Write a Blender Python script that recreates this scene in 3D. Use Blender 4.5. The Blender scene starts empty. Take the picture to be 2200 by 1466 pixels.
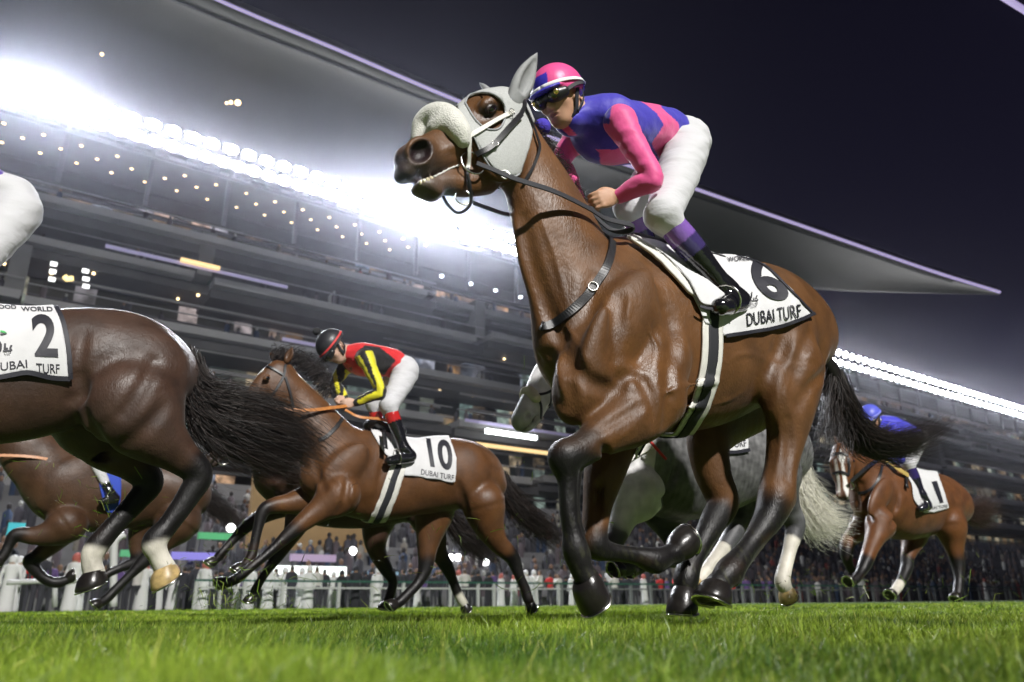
import bpy, bmesh, math, random
import numpy as np
from mathutils import Vector, Matrix, Quaternion
from mathutils.bvhtree import BVHTree
from mathutils.geometry import intersect_point_tri_2d
rng = np.random.default_rng(7)
random.seed(7)
scn = bpy.context.scene
COL = scn.collection

# ---------------------------------------------------------------- camera
FPX, HY, CAMH = 1600.0, 1297.0, 0.12
TH = math.atan((HY - 733) / FPX)
ROLL = math.radians(-0.55)
cam_d = bpy.data.cameras.new('camera')
cam_d.sensor_width = 36.0
cam_d.lens = FPX / 2200 * 36
cam_d.clip_start, cam_d.clip_end = 0.05, 4000
cam_d.dof.use_dof = True
cam_d.dof.focus_distance = 3.35
cam_d.dof.aperture_fstop = 2.3
cam = bpy.data.objects.new('camera', cam_d)
COL.objects.link(cam)
cam.location = (0, 0, CAMH)
cam.rotation_euler = (Matrix.Rotation(math.pi / 2 + TH, 4, 'X') @ Matrix.Rotation(ROLL, 4, 'Z')).to_euler()
scn.camera = cam

# ---------------------------------------------------------------- world, key light, exposure
w = bpy.data.worlds.new('World'); scn.world = w; w.use_nodes = True
nt = w.node_tree; nt.nodes.clear()
wo = nt.nodes.new('ShaderNodeOutputWorld'); bg = nt.nodes.new('ShaderNodeBackground')
tc = nt.nodes.new('ShaderNodeTexCoord'); sx = nt.nodes.new('ShaderNodeSeparateXYZ')
cr = nt.nodes.new('ShaderNodeValToRGB')
nt.links.new(tc.outputs['Generated'], sx.inputs[0]); nt.links.new(sx.outputs['Z'], cr.inputs[0])
e = cr.color_ramp.elements
e[0].position = 0.0; e[0].color = (0.026, 0.026, 0.075, 1)
e[1].position = 0.75; e[1].color = (0.0030, 0.0026, 0.007, 1)
e2 = cr.color_ramp.elements.new(0.33); e2.color = (0.0070, 0.0062, 0.016, 1)
nt.links.new(cr.outputs[0], bg.inputs[0]); bg.inputs[1].default_value = 1.0
nt.links.new(bg.outputs[0], wo.inputs[0])

def aim(o, d):
    o.rotation_euler = Vector(d).to_track_quat('-Z', 'Y').to_euler()
# the track floodlight tower behind the camera is the key light of this night scene
TOWER = Vector((19, -33, 31))
sd = bpy.data.lights.new('tower_floodlight', 'SPOT'); sd.energy = 175000; sd.spot_size = math.radians(75); sd.spot_blend = .6; sd.shadow_soft_size = .9; sd.color = (1.0, 0.975, 0.94)
sun = bpy.data.objects.new('tower_floodlight', sd); COL.objects.link(sun); sun.location = TOWER
aim(sun, Vector((0, 5, 1)) - TOWER)
scn.view_settings.view_transform = 'Standard'; scn.view_settings.look = 'None'
scn.view_settings.exposure = 0.0; scn.view_settings.gamma = 1.0
scn.cycles.use_denoising = True
scn.cycles.max_bounces = 6
scn.cycles.sample_clamp_indirect = 4

# ---------------------------------------------------------------- frames: a vertical plane in the place, heading along the track
_ct, _st = math.cos(TH), math.sin(TH)
_cr, _sr = math.cos(ROLL), math.sin(ROLL)
def ray(px, py):
    x = (px - 1100) / FPX; y = -(py - 733) / FPX
    x, y = x * _cr - y * _sr, x * _sr + y * _cr
    return np.array([x, _ct - y * _st, _st + y * _ct])
def project(P):
    P = np.atleast_2d(P)
    q = P - np.array([0, 0, CAMH])
    x = q[:, 0]; d = q[:, 1] * _ct + q[:, 2] * _st; y = -q[:, 1] * _st + q[:, 2] * _ct
    x = x / d; y = y / d
    x, y = x * _cr + y * _sr, -x * _sr + y * _cr
    return np.stack([1100 + x * FPX, 733 - y * FPX], 1)
ANG = math.atan2(*ray(3500, 1297 - 22)[:2])
class Frame:
    def __init__(s, W, ang=ANG, ref=(1100, 1297)):
        s.ang, s.W = ang, W
        s.F = np.array([-math.sin(ang), -math.cos(ang)]); s.N = np.array([math.cos(ang), -math.sin(ang)])
        s.a0 = 0.0
        s.a0 = s(ref[0], ref[1])[0]
    def __call__(s, px, py, lat=0.0):
        r = ray(px, py); t = (-s.W + lat) / float(r[:2] @ s.N); p = r * t
        return np.array([p[:2] @ s.F - s.a0, lat, CAMH + p[2]])
    def scale(s, px, py, lat=0.0):     # metres per pixel there
        r = ray(px, py); t = (-s.W + lat) / float(r[:2] @ s.N)
        return t / FPX
    def world(s, P):
        P = np.atleast_2d(P)
        xy = np.outer(P[:, 0] + s.a0, s.F) + np.outer(P[:, 1] - s.W, s.N)
        return np.concatenate([xy, P[:, 2:3]], 1)
    def pix(s, P):
        return project(s.world(P))
    def root(s, name, **kw):
        o = bpy.data.objects.new(name, None); COL.objects.link(o); o.empty_display_size = 0.2
        xy = s.a0 * s.F - s.W * s.N
        o.location = (xy[0], xy[1], 0); o.rotation_euler = (0, 0, math.atan2(s.F[1], s.F[0]))
        tag(o, **kw); return o
def solveW(px, py, z, ang=ANG):
    r = ray(px, py); N = np.array([math.cos(ang), -math.sin(ang)])
    t = (z - CAMH) / r[2]
    return -float(r[:2] @ N) * t

def tag(o, label=None, cat=None, group=None, kind=None):
    if label: o['label'] = label
    if cat: o['category'] = cat
    if group: o['group'] = group
    if kind: o['kind'] = kind
    return o

# ---------------------------------------------------------------- materials
MATS = {}
def mat(name, col=(.5, .5, .5), rough=.6, spec=.5, metal=0, noise=0.0, nscale=20, bump=0.0, bscale=60, attr=False,
        emit=None, estr=0, coat=0, sheen=0, trans=0, alpha=None, aniso=None, bstretch=None, sss=0):
    if name in MATS: return MATS[name]
    m = bpy.data.materials.new(name); m.use_nodes = True; MATS[name] = m
    t = m.node_tree; b = t.nodes['Principled BSDF']; L = t.links.new
    b.inputs['Roughness'].default_value = rough; b.inputs['Specular IOR Level'].default_value = spec
    b.inputs['Metallic'].default_value = metal
    b.inputs['Coat Weight'].default_value = coat
    b.inputs['Coat Roughness'].default_value = 0.1
    b.inputs['Sheen Weight'].default_value = sheen
    b.inputs['Transmission Weight'].default_value = trans
    tcn = t.nodes.new('ShaderNodeTexCoord')
    src = None
    if attr:
        a = t.nodes.new('ShaderNodeAttribute'); a.attribute_name = 'Col'; src = a.outputs['Color']
    b.inputs['Base Color'].default_value = (*col, 1)
    if noise > 0:
        n = t.nodes.new('ShaderNodeTexNoise'); n.inputs['Scale'].default_value = nscale; n.inputs['Detail'].default_value = 6
        L(tcn.outputs['Object'], n.inputs['Vector'])
        mr = t.nodes.new('ShaderNodeMapRange'); mr.inputs['From Min'].default_value = .3; mr.inputs['From Max'].default_value = .7
        mr.inputs['To Min'].default_value = 1 - noise; mr.inputs['To Max'].default_value = 1 + noise
        L(n.outputs['Fac'], mr.inputs['Value'])
        vm = t.nodes.new('ShaderNodeVectorMath'); vm.operation = 'SCALE'
        if src: L(src, vm.inputs[0])
        else: vm.inputs[0].default_value = col
        L(mr.outputs[0], vm.inputs['Scale']); src = vm.outputs[0]
    if src: L(src, b.inputs['Base Color'])
    if bump > 0:
        n = t.nodes.new('ShaderNodeTexNoise'); n.inputs['Scale'].default_value = bscale; n.inputs['Detail'].default_value = 4
        if bstretch:
            mp = t.nodes.new('ShaderNodeMapping'); mp.inputs['Scale'].default_value = bstretch
            L(tcn.outputs['Object'], mp.inputs[0]); L(mp.outputs[0], n.inputs['Vector'])
        else: L(tcn.outputs['Object'], n.inputs['Vector'])
        bp = t.nodes.new('ShaderNodeBump'); bp.inputs['Strength'].default_value = 1.0; bp.inputs['Distance'].default_value = bump
        L(n.outputs['Fac'], bp.inputs['Height']); L(bp.outputs[0], b.inputs['Normal'])
    if emit:
        b.inputs['Emission Color'].default_value = (*emit, 1); b.inputs['Emission Strength'].default_value = estr
    return m

# ---------------------------------------------------------------- mesh from arrays
def mesh_obj(name, V, Fc, m=None, parent=None, smooth=True, colors=None):
    me = bpy.data.meshes.new(name)
    V = np.asarray(V, dtype=np.float32)
    if isinstance(Fc, np.ndarray) and Fc.ndim == 2:
        n = Fc.shape[1]; nf = len(Fc)
        me.vertices.add(len(V)); me.vertices.foreach_set('co', V.ravel())
        me.loops.add(nf * n); me.polygons.add(nf)
        me.loops.foreach_set('vertex_index', Fc.astype(np.int32).ravel())
        me.polygons.foreach_set('loop_start', np.arange(0, nf * n, n, dtype=np.int32))
        me.polygons.foreach_set('loop_total', np.full(nf, n, dtype=np.int32))
        me.update(calc_edges=True); me.validate()
    else:
        me.from_pydata([tuple(v) for v in V], [], [tuple(f) for f in Fc]); me.update()
    if smooth and len(me.polygons): me.polygons.foreach_set('use_smooth', np.ones(len(me.polygons), dtype=bool))
    if colors is not None:
        ca = me.color_attributes.new('Col', 'FLOAT_COLOR', 'POINT')
        c4 = np.ones((len(V), 4), dtype=np.float32); c4[:, :3] = colors
        ca.data.foreach_set('color', c4.ravel())
    if m: 
        for mm in (m if isinstance(m, (list, tuple)) else [m]): me.materials.append(mm)
    o = bpy.data.objects.new(name, me); COL.objects.link(o)
    if parent: o.parent = parent
    return o

# ---------------------------------------------------------------- implicit surfaces (smooth unions of tapered shapes)
def catmull(P, n):
    P = np.asarray(P, float)
    if len(P) < 3: 
        t = np.linspace(0, 1, n)[:, None]; return P[0] * (1 - t) + P[-1] * t
    Q = np.vstack([2 * P[0] - P[1], P, 2 * P[-1] - P[-2]])
    out = []; m = len(P) - 1
    for u in np.linspace(0, m - 1e-6, n):
        i = int(u); t = u - i
        p0, p1, p2, p3 = Q[i:i + 4]
        out.append(.5 * ((2 * p1) + (-p0 + p2) * t + (2 * p0 - 5 * p1 + 4 * p2 - p3) * t * t + (-p0 + 3 * p1 - 3 * p2 + p3) * t ** 3))
    return np.array(out)

class Sdf:
    def __init__(s): s.ops = []
    def tube(s, pts, k=.03, sub=False, n=None, ax=(0, 1, 0)):
        """pts: rows (x,y,z,r,sq); sq squashes along ax"""
        P = np.array([list(p) + [1] * (5 - len(p)) for p in pts], float)
        if n is None: n = 6 * (len(P) - 1) + 1
        R = catmull(P, n); R[:, 3] = np.maximum(R[:, 3], P[:, 3].min() * .9)
        s.ops.append(('t', R, k, sub, np.array(ax, float))); return s
    def cone(s, a, b, ra, rb, k=.02, sub=False, sq=1, ax=(0, 1, 0)):
        s.ops.append(('t', np.array([[*a, ra, sq], [*b, rb, sq]], float), k, sub, np.array(ax, float))); return s
    def ell(s, c, r, d=None, up=None, k=.03, sub=False):
        if d is None: M = np.eye(3)
        else:
            x = np.array(d, float); x /= np.linalg.norm(x)
            u = np.array((0, 1, 0) if up is None else up, float); y = u - x * (u @ x); y /= np.linalg.norm(y)
            M = np.stack([x, y, np.cross(x, y)])
        s.ops.append(('e', np.array(c, float), np.array(r, float), M, k, sub)); return s
    @staticmethod
    def _opd(op, X):
        if op[0] == 'e':
            q = (X - op[1]) @ op[3].T
            k0 = np.linalg.norm(q / op[2], axis=-1); k1 = np.linalg.norm(q / op[2] ** 2, axis=-1) + 1e-9
            return k0 * (k0 - 1) / k1
        R, ax = op[1], op[4]
        X = np.asarray(X, np.float32); R = R.astype(np.float32); ax = ax.astype(np.float32)
        best = None
        for i in range(len(R) - 1):
            a, b = R[i, :3], R[i + 1, :3]; ba = b - a; l = ba @ ba + 1e-12
            pa = X - a
            t = np.clip((pa @ ba) / l, 0, 1)
            q = pa - t[..., None] * ba
            sq = R[i, 4] + (R[i + 1, 4] - R[i, 4]) * t
            al = q @ ax
            # scale component along ax
            ql = np.sqrt(np.maximum((q * q).sum(-1) - al * al + (al / sq) ** 2, 0))
            d = (ql - (R[i, 3] + (R[i + 1, 3] - R[i, 3]) * t))
            d = np.where(sq < 1, d * (sq * .5 + .5), d)
            best = d if best is None else np.minimum(best, d)
        return best
    def bounds(s, op, pad):
        if op[0] == 'e': return op[1] - op[2].max() - pad, op[1] + op[2].max() + pad
        R = op[1]; r = (R[:, 3] * np.maximum(1, R[:, 4]))[:, None]
        return (R[:, :3] - r).min(0) - pad, (R[:, :3] + r).max(0) + pad
    def dist(s, X):
        """distance at a list of points"""
        D = np.full(X.shape[:-1], .3)
        for op in s.ops:
            k, sub = op[-2:] if op[0] == 'e' else (op[2], op[3])
            d = s._opd(op, X); D = s._mix(D, d, k, sub)
        return D
    @staticmethod
    def _mix(D, d, k, sub):
        k = max(k, 1e-4)
        if sub: D = -D; 
        h = np.maximum(k - np.abs(D - d), 0) / k
        R = np.minimum(D, d) - h * h * k * .25
        return -R if sub else R
    def grid(s, vox, off=0.0):
        key = (len(s.ops), vox)
        if getattr(s, '_key', None) == key and off <= s._off: return s._G, s._lo
        lo = np.full(3, 1e9); hi = np.full(3, -1e9)
        for op in s.ops:
            if (op[-1] if op[0] == 'e' else op[3]): continue
            a, b = s.bounds(op, off + 3 * vox); lo = np.minimum(lo, a); hi = np.maximum(hi, b)
        n = np.ceil((hi - lo) / vox).astype(int) + 1
        G = np.full(n, .3, dtype=np.float32)
        for op in s.ops:
            k, sub = (op[4], op[5]) if op[0] == 'e' else (op[2], op[3])
            a, b = s.bounds(op, k + off + 2 * vox)
            i0 = np.maximum(((a - lo) / vox).astype(int), 0); i1 = np.minimum(((b - lo) / vox).astype(int) + 2, n)
            if (i1 <= i0).any(): continue
            if op[0] == 't' and len(op[1]) > 2:
                T = np.full(i1 - i0, .3, dtype=np.float32)
                for j in range(len(op[1]) - 1):
                    so = ('t', op[1][j:j + 2], k, sub, op[4])
                    a2, b2 = s.bounds(so, k + off + 2 * vox)
                    j0 = np.maximum(((a2 - lo) / vox).astype(int), i0); j1 = np.minimum(((b2 - lo) / vox).astype(int) + 2, i1)
                    if (j1 <= j0).any(): continue
                    d = s._opd(so, s._grid(lo, vox, j0, j1))
                    sl = tuple(slice(j0[q] - i0[q], j1[q] - i0[q]) for q in range(3))
                    T[sl] = np.minimum(T[sl], d)
                d = T
            else:
                d = s._opd(op, s._grid(lo, vox, i0, i1)).astype(np.float32)
            sl = tuple(slice(i0[q], i1[q]) for q in range(3))
            G[sl] = s._mix(G[sl], d, k, sub)
        s._key, s._G, s._lo, s._off = key, G, lo, off
        return G, lo
    def mesh(s, vox, off=0.0, smooth=1, box=None):
        G, lo = s.grid(vox, off)
        if box is not None:
            i0 = np.maximum(((np.array(box[0]) - lo) / vox).astype(int), 0); i1 = np.minimum(((np.array(box[1]) - lo) / vox).astype(int) + 2, G.shape)
            G = G[i0[0]:i1[0], i0[1]:i1[1], i0[2]:i1[2]]; lo = lo + i0 * vox
        return nets(G - off, lo, vox, smooth)
    @staticmethod
    def _grid(lo, vox, i0, i1):
        ax = [lo[q] + vox * np.arange(i0[q], i1[q]) for q in range(3)]
        return np.stack(np.meshgrid(*[q_.astype(np.float32) for q_ in ax], indexing='ij'), -1)

def nets(G, lo, vox, smooth=1):
    S = G < 0
    c = S[:-1, :-1, :-1].astype(np.int8)
    for dx, dy, dz in ((1,0,0),(0,1,0),(0,0,1),(1,1,0),(1,0,1),(0,1,1),(1,1,1)):
        c = c + S[dx:S.shape[0]-1+dx, dy:S.shape[1]-1+dy, dz:S.shape[2]-1+dz]
    act = (c > 0) & (c < 8)
    idx = np.argwhere(act); N = len(idx)
    ID = np.full(act.shape, -1, dtype=np.int64); ID[tuple(idx.T)] = np.arange(N)
    acc = np.zeros((N, 3)); cnt = np.zeros(N)
    cor = [(0,0,0),(1,0,0),(0,1,0),(1,1,0),(0,0,1),(1,0,1),(0,1,1),(1,1,1)]
    val = [G[idx[:,0]+a, idx[:,1]+b, idx[:,2]+cc] for a, b, cc in cor]
    for i in range(8):
        for ax in range(3):
            j = i | (1 << ax)
            if j == i: continue
            va, vb = val[i], val[j]; m = (va < 0) != (vb < 0)
            t = np.where(m, va / np.where(m, va - vb, 1), 0)
            p = np.array(cor[i], float)[None] + np.zeros((N, 3)); p[:, ax] += t
            acc[m] += p[m]; cnt[m] += 1
    V = lo + vox * (idx + acc / np.maximum(cnt, 1)[:, None])
    F = []
    for ax in range(3):
        o1, o2 = [(1, 2), (2, 0), (0, 1)][ax]
        sl0 = [slice(1, -1)] * 3; sl1 = [slice(1, -1)] * 3
        sl0[ax] = slice(0, -1); sl1[ax] = slice(1, None)
        A = S[tuple(sl0)]; B = S[tuple(sl1)]
        e = np.argwhere(A != B)
        base = e.copy(); 
        off = np.ones(3, int); off[ax] = 0
        base = e + off
        flip = A[tuple(e.T)]
        def cell(d1, d2):
            q = base.copy(); q[:, o1] -= d1; q[:, o2] -= d2
            return ID[tuple(q.T)]
        q = np.stack([cell(1, 1), cell(0, 1), cell(0, 0), cell(1, 0)], 1)
        q[~flip] = q[~flip][:, ::-1]
        F.append(q[(q >= 0).all(1)])
    F = np.vstack(F)
    E = np.vstack([F[:, [0, 1]], F[:, [1, 2]], F[:, [2, 3]], F[:, [3, 0]]])
    for _ in range(smooth):
        A = np.zeros_like(V); C = np.zeros(len(V))
        for c_ in range(3):
            A[:, c_] = np.bincount(E[:, 0], V[E[:, 1], c_], len(V)) + np.bincount(E[:, 1], V[E[:, 0], c_], len(V))
        C = np.bincount(E[:, 0], minlength=len(V)) + np.bincount(E[:, 1], minlength=len(V))
        V = V * .4 + .6 * A / np.maximum(C, 1)[:, None]
    return V, F

def inpoly(Q, poly):
    x, y = Q[:, 0], Q[:, 1]; r = np.zeros(len(Q), bool); n = len(poly)
    for i in range(n):
        x1, y1 = poly[i]; x2, y2 = poly[(i + 1) % n]
        if y1 == y2: continue
        c = ((y1 > y) != (y2 > y)) & (x < (x2 - x1) * (y - y1) / (y2 - y1) + x1)
        r ^= c
    return r
def keep(V, F, m):
    """keep the faces whose four corners pass the mask"""
    f = F[m[F].all(1)]
    u, inv = np.unique(f, return_inverse=True)
    V = V[u].copy(); f = inv.reshape(f.shape)
    # even out the cut edge
    E = np.vstack([f[:, [0, 1]], f[:, [1, 2]], f[:, [2, 3]], f[:, [3, 0]]]); Es = np.sort(E, 1)
    ue, c = np.unique(Es, axis=0, return_counts=True); be = ue[c == 1]
    n = len(V); deg = np.bincount(be.ravel(), minlength=n)
    for it in range(10):
        A = np.zeros_like(V)
        for q in range(3):
            A[:, q] = np.bincount(be[:, 0], V[be[:, 1], q], n) + np.bincount(be[:, 1], V[be[:, 0], q], n)
        mk_ = deg == 2
        V[mk_] = .45 * V[mk_] + .55 * A[mk_] / 2
    return V, f

def noise3(P, sc, seed=0):
    """cheap smooth value noise from summed sines"""
    r = np.random.default_rng(seed); o = 0
    for i in range(6):
        d = r.normal(size=3); d /= np.linalg.norm(d); o = o + np.sin(P @ d * sc * (1 + .6 * i) * 2 + r.uniform(0, 6.28)) / (1 + .5 * i)
    return o / 3

def sweep(path, r, n=8, cap=True, flat=None, closed=False):
    """tube or strap (flat = (half width, half thickness), width along the given up vectors) along a path -> V, F"""
    P = np.asarray(path, float); m = len(P)
    T = np.gradient(P, axis=0)
    if closed: T = np.roll(P, -1, 0) - np.roll(P, 1, 0)
    T /= np.linalg.norm(T, axis=1)[:, None] + 1e-9
    up = np.array([0, 0, 1.0]) if abs(T[0][2]) < .9 else np.array([1.0, 0, 0])
    V = []; r = np.broadcast_to(r, (m,)) if np.ndim(r) <= 1 else r
    u = up - T[0] * (up @ T[0]); u /= np.linalg.norm(u)
    for i in range(m):
        u = u - T[i] * (u @ T[i]); u /= np.linalg.norm(u) + 1e-9
        v = np.cross(T[i], u)
        for j in range(n):
            a = 2 * math.pi * j / n
            V.append(P[i] + r[i] * (math.cos(a) * u + math.sin(a) * v))
    F = []
    for i in range(m if closed else m - 1):
        for j in range(n):
            F.append((i * n + j, i * n + (j + 1) % n, ((i + 1) % m) * n + (j + 1) % n, ((i + 1) % m) * n + j))
    if cap and not closed:
        F.append(tuple(range(n))[::-1]); F.append(tuple((m - 1) * n + j for j in range(n)))
    return V, F
def strap(path, nrm, hw, th):
    """flat strap: path points, surface normals, half width, thickness -> V,F"""
    P = np.asarray(path, float); Nn = np.asarray(nrm, float)
    if Nn.ndim == 1: Nn = np.tile(Nn, (len(P), 1))
    T = np.gradient(P, axis=0); T /= np.linalg.norm(T, axis=1)[:, None] + 1e-9
    hw = np.broadcast_to(hw, (len(P),))
    V = []; F = []
    for i in range(len(P)):
        n_ = Nn[i] - T[i] * (Nn[i] @ T[i]); n_ /= np.linalg.norm(n_) + 1e-9
        b = np.cross(T[i], n_)
        for sb, sn in ((-1, 0), (-.9, 1), (.9, 1), (1, 0)):
            V.append(P[i] + b * sb * hw[i] + n_ * sn * th)
        if i:
            o = 4 * (i - 1)
            for j in range(4): F.append((o + j, o + (j + 1) % 4, o + 4 + (j + 1) % 4, o + 4 + j))
    F.append((3, 2, 1, 0)); o = 4 * (len(P) - 1); F.append((o, o + 1, o + 2, o + 3))
    return V, F
def join(parts):
    V = []; F = []
    for v, f in parts:
        o = len(V); V += [tuple(x) for x in v]; F += [tuple(int(i) + o for i in q) for q in f]
    return V, F
# ================================================================ MATERIALS IN USE
coat = mat('horse_coat', attr=True, rough=.42, spec=.40, noise=.28, nscale=8, bump=.0022, bscale=50, bstretch=(1, 1, .75), sheen=.05)
coat.node_tree.nodes['Principled BSDF'].inputs['Sheen Roughness'].default_value = .4
# fine lying hair: a second, much finer relief, and gloss that varies over the coat
t_ = coat.node_tree; b_ = t_.nodes['Principled BSDF']; bp1 = [n for n in t_.nodes if n.type == 'BUMP'][0]; tc_ = [n for n in t_.nodes if n.type == 'TEX_COORD'][0]
mp_ = t_.nodes.new('ShaderNodeMapping'); mp_.inputs['Scale'].default_value = (1, 1, .28); t_.links.new(tc_.outputs['Object'], mp_.inputs[0])
n_ = t_.nodes.new('ShaderNodeTexNoise'); n_.inputs['Scale'].default_value = 210; n_.inputs['Detail'].default_value = 3; t_.links.new(mp_.outputs[0], n_.inputs['Vector'])
bp_ = t_.nodes.new('ShaderNodeBump'); bp_.inputs['Distance'].default_value = .0016; t_.links.new(n_.outputs['Fac'], bp_.inputs['Height']); t_.links.new(bp1.outputs[0], bp_.inputs['Normal']); t_.links.new(bp_.outputs[0], b_.inputs['Normal'])
n2_ = t_.nodes.new('ShaderNodeTexNoise'); n2_.inputs['Scale'].default_value = 5; n2_.inputs['Detail'].default_value = 5; t_.links.new(tc_.outputs['Object'], n2_.inputs['Vector'])
mr_ = t_.nodes.new('ShaderNodeMapRange'); mr_.inputs['From Min'].default_value = .35; mr_.inputs['From Max'].default_value = .65; mr_.inputs['To Min'].default_value = .38; mr_.inputs['To Max'].default_value = .60; t_.links.new(n2_.outputs['Fac'], mr_.inputs['Value']); t_.links.new(mr_.outputs[0], b_.inputs['Roughness'])
hair = mat('horse_hair', attr=True, rough=.45, spec=.35)
hoofm = mat('hoof_horn', (.014, .012, .011), rough=.28, noise=.3, nscale=30, bump=.001, bscale=80)
hoofl = mat('pale_hoof_horn', (.42, .30, .13), rough=.4, noise=.4, nscale=25)
steel = mat('polished_steel', (.75, .74, .70), rough=.22, metal=1)
leather = mat('black_leather', (.012, .012, .014), rough=.42, noise=.3, nscale=60, bump=.0006, bscale=200)
mesh_white = mat('grey_white_hood_mesh', (.42, .43, .42), rough=.75, noise=.10, nscale=160, bump=.0012, bscale=330)
webbing = mat('charcoal_webbing', (.02, .021, .026), rough=.7, bump=.0008, bscale=260)
cloth_white = mat('white_cotton', (.62, .62, .63), rough=.8, noise=.04, nscale=12, bump=.004, bscale=9)
ink = mat('black_print', (.012, .012, .02), rough=.6)
fleece = mat('cream_sheepskin', (.66, .65, .60), rough=.95, noise=.10, nscale=45, bump=.004, bscale=170, sheen=.4)
tanleather = mat('tan_leather', (.45, .17, .04), rough=.45, noise=.2, nscale=50)
whiteleather = mat('white_leather', (.66, .65, .60), rough=.5, noise=.08, nscale=40)
def darken(mname, col): return mat(mname, col)

def leg_cols(V, legs, up=.0):
    return None

def paint(V, base, marks, seed=1):
    """blend colours near listed capsules: marks = [(pts [(x,y,z,r)], colour, softness)]"""
    C = np.tile(np.array(base, float), (len(V), 1))
    nz = noise3(V, 9, seed)
    for pts, col, soft in marks:
        R = np.array([list(p)[:4] for p in pts], float)
        d = np.full(len(V), 9.)
        for i in range(len(R) - 1):
            a, b = R[i, :3], R[i + 1, :3]; ba = b - a; t = np.clip(((V - a) @ ba) / (ba @ ba + 1e-12), 0, 1)
            dd = np.linalg.norm(V - a - t[:, None] * ba, axis=1) - (R[i, 3] + (R[i + 1, 3] - R[i, 3]) * t)
            d = np.minimum(d, dd)
        wgt = np.clip(.5 - (d + nz * soft * .35) / soft, 0, 1)[:, None]; wgt = wgt * wgt * (3 - 2 * wgt)
        C = C * (1 - wgt) + np.array(col) * wgt
    return C

BAY = (.108, .046, .014); DARKBAY = (.085, .036, .018); BLACK = (.005, .0042, .0045); MUZ = (.045, .035, .032)

class HorseRig:
    def __init__(s, fr): s.fr = fr; s.S = Sdf()
    def p(s, px, py, lat, r=0, sq=1):
        q = s.fr(px, py, lat); return (q[0], q[1], q[2], r * s.fr.scale(px, py, lat), sq)
    def line(s, rows, lat=None):
        """rows: (px,py,r_px[,lat[,sq]])"""
        out = []
        for r in rows:
            la = r[3] if len(r) > 3 and r[3] is not None else (lat or 0); sq = r[4] if len(r) > 4 else 1
            out.append(s.p(r[0], r[1], la, r[2], sq))
        return out
    def tube(s, rows, lat=0, k=.04, sub=False, **kw):
        L = s.line(rows, lat); s.S.tube(L, k=k, sub=sub, **kw); return L
    def blob(s, px, py, lat, rx, ry, rz, dirpx=None, k=.04, sub=False):
        """ellipsoid; radii in px (long, lateral, other); dirpx = second pixel giving the long axis"""
        c = np.array(s.p(px, py, lat)[:3]); sc = s.fr.scale(px, py, lat)
        d = None
        if dirpx is not None:
            la2 = dirpx[2] if len(dirpx) > 2 else lat
            d = np.array(s.p(dirpx[0], dirpx[1], la2)[:3]) - c
        s.S.ell(c, (rx * sc, ry * sc, rz * sc), d, k=k, sub=sub)

def march(S, fr, px, py, t0=1.0, t1=14.0, lat_min=None):
    """first surface point of an implicit body along the ray through a pixel, in local metres"""
    r = ray(px, py); w0 = np.array([0, 0, CAMH])
    xy0 = np.array([-fr.a0, fr.W, CAMH]) # camera in local coords
    loc = lambda P: np.stack([P[:, :2] @ fr.F - fr.a0, P[:, :2] @ fr.N + fr.W, P[:, 2]], 1)
    tc = (-fr.W) / float(r[:2] @ fr.N)
    t = np.arange(max(tc - .9, .3), tc + .9, .02)
    P = loc(w0 + t[:, None] * r[None])
    if lat_min is not None:
        ok = P[:, 1] > lat_min
    d = S.dist(P)
    i = np.argmax(d < 0)
    if not (d < 0).any():
        i = int(np.argmin(d)); return P[i], False
    a, b = t[max(i - 1, 0)], t[i]
    for _ in range(7):
        m = (a + b) / 2
        if S.dist(loc((w0 + m * r)[None]))[0] < 0: b = m
        else: a = m
    return loc((w0 + b * r)[None])[0], True
def _crease(R, rows, r, depth=.45, k=.03, add=False, mirror=True):
    if not add: depth *= 1.2
    H = [march(R.S, R.fr, x, y) for x, y in rows]; sc = R.fr.scale(*rows[0])
    P = np.array([p for p, ok in H if ok])
    if len(P) < 2: return
    N_ = np.zeros_like(P); e_ = .012
    for q in range(3):
        d = np.eye(3)[q] * e_; N_[:, q] = R.S.dist(P + d) - R.S.dist(P - d)
    N_ /= np.linalg.norm(N_, axis=1)[:, None] + 1e-9
    rr = r * sc; sg = -1 if add else 1
    for m in ((1, -1) if mirror else (1,)):
        pts = []
        for i, (p, n_) in enumerate(zip(P, N_)):
            tap = .4 if i in (0, len(P) - 1) else 1
            q = p + n_ * sg * rr * (1 - depth * tap)
            pts.append((q[0], q[1] * m, q[2], rr * (1 if not add else tap)))
        R.S.tube(pts, k=k, sub=not add, n=3 * len(pts))
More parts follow.
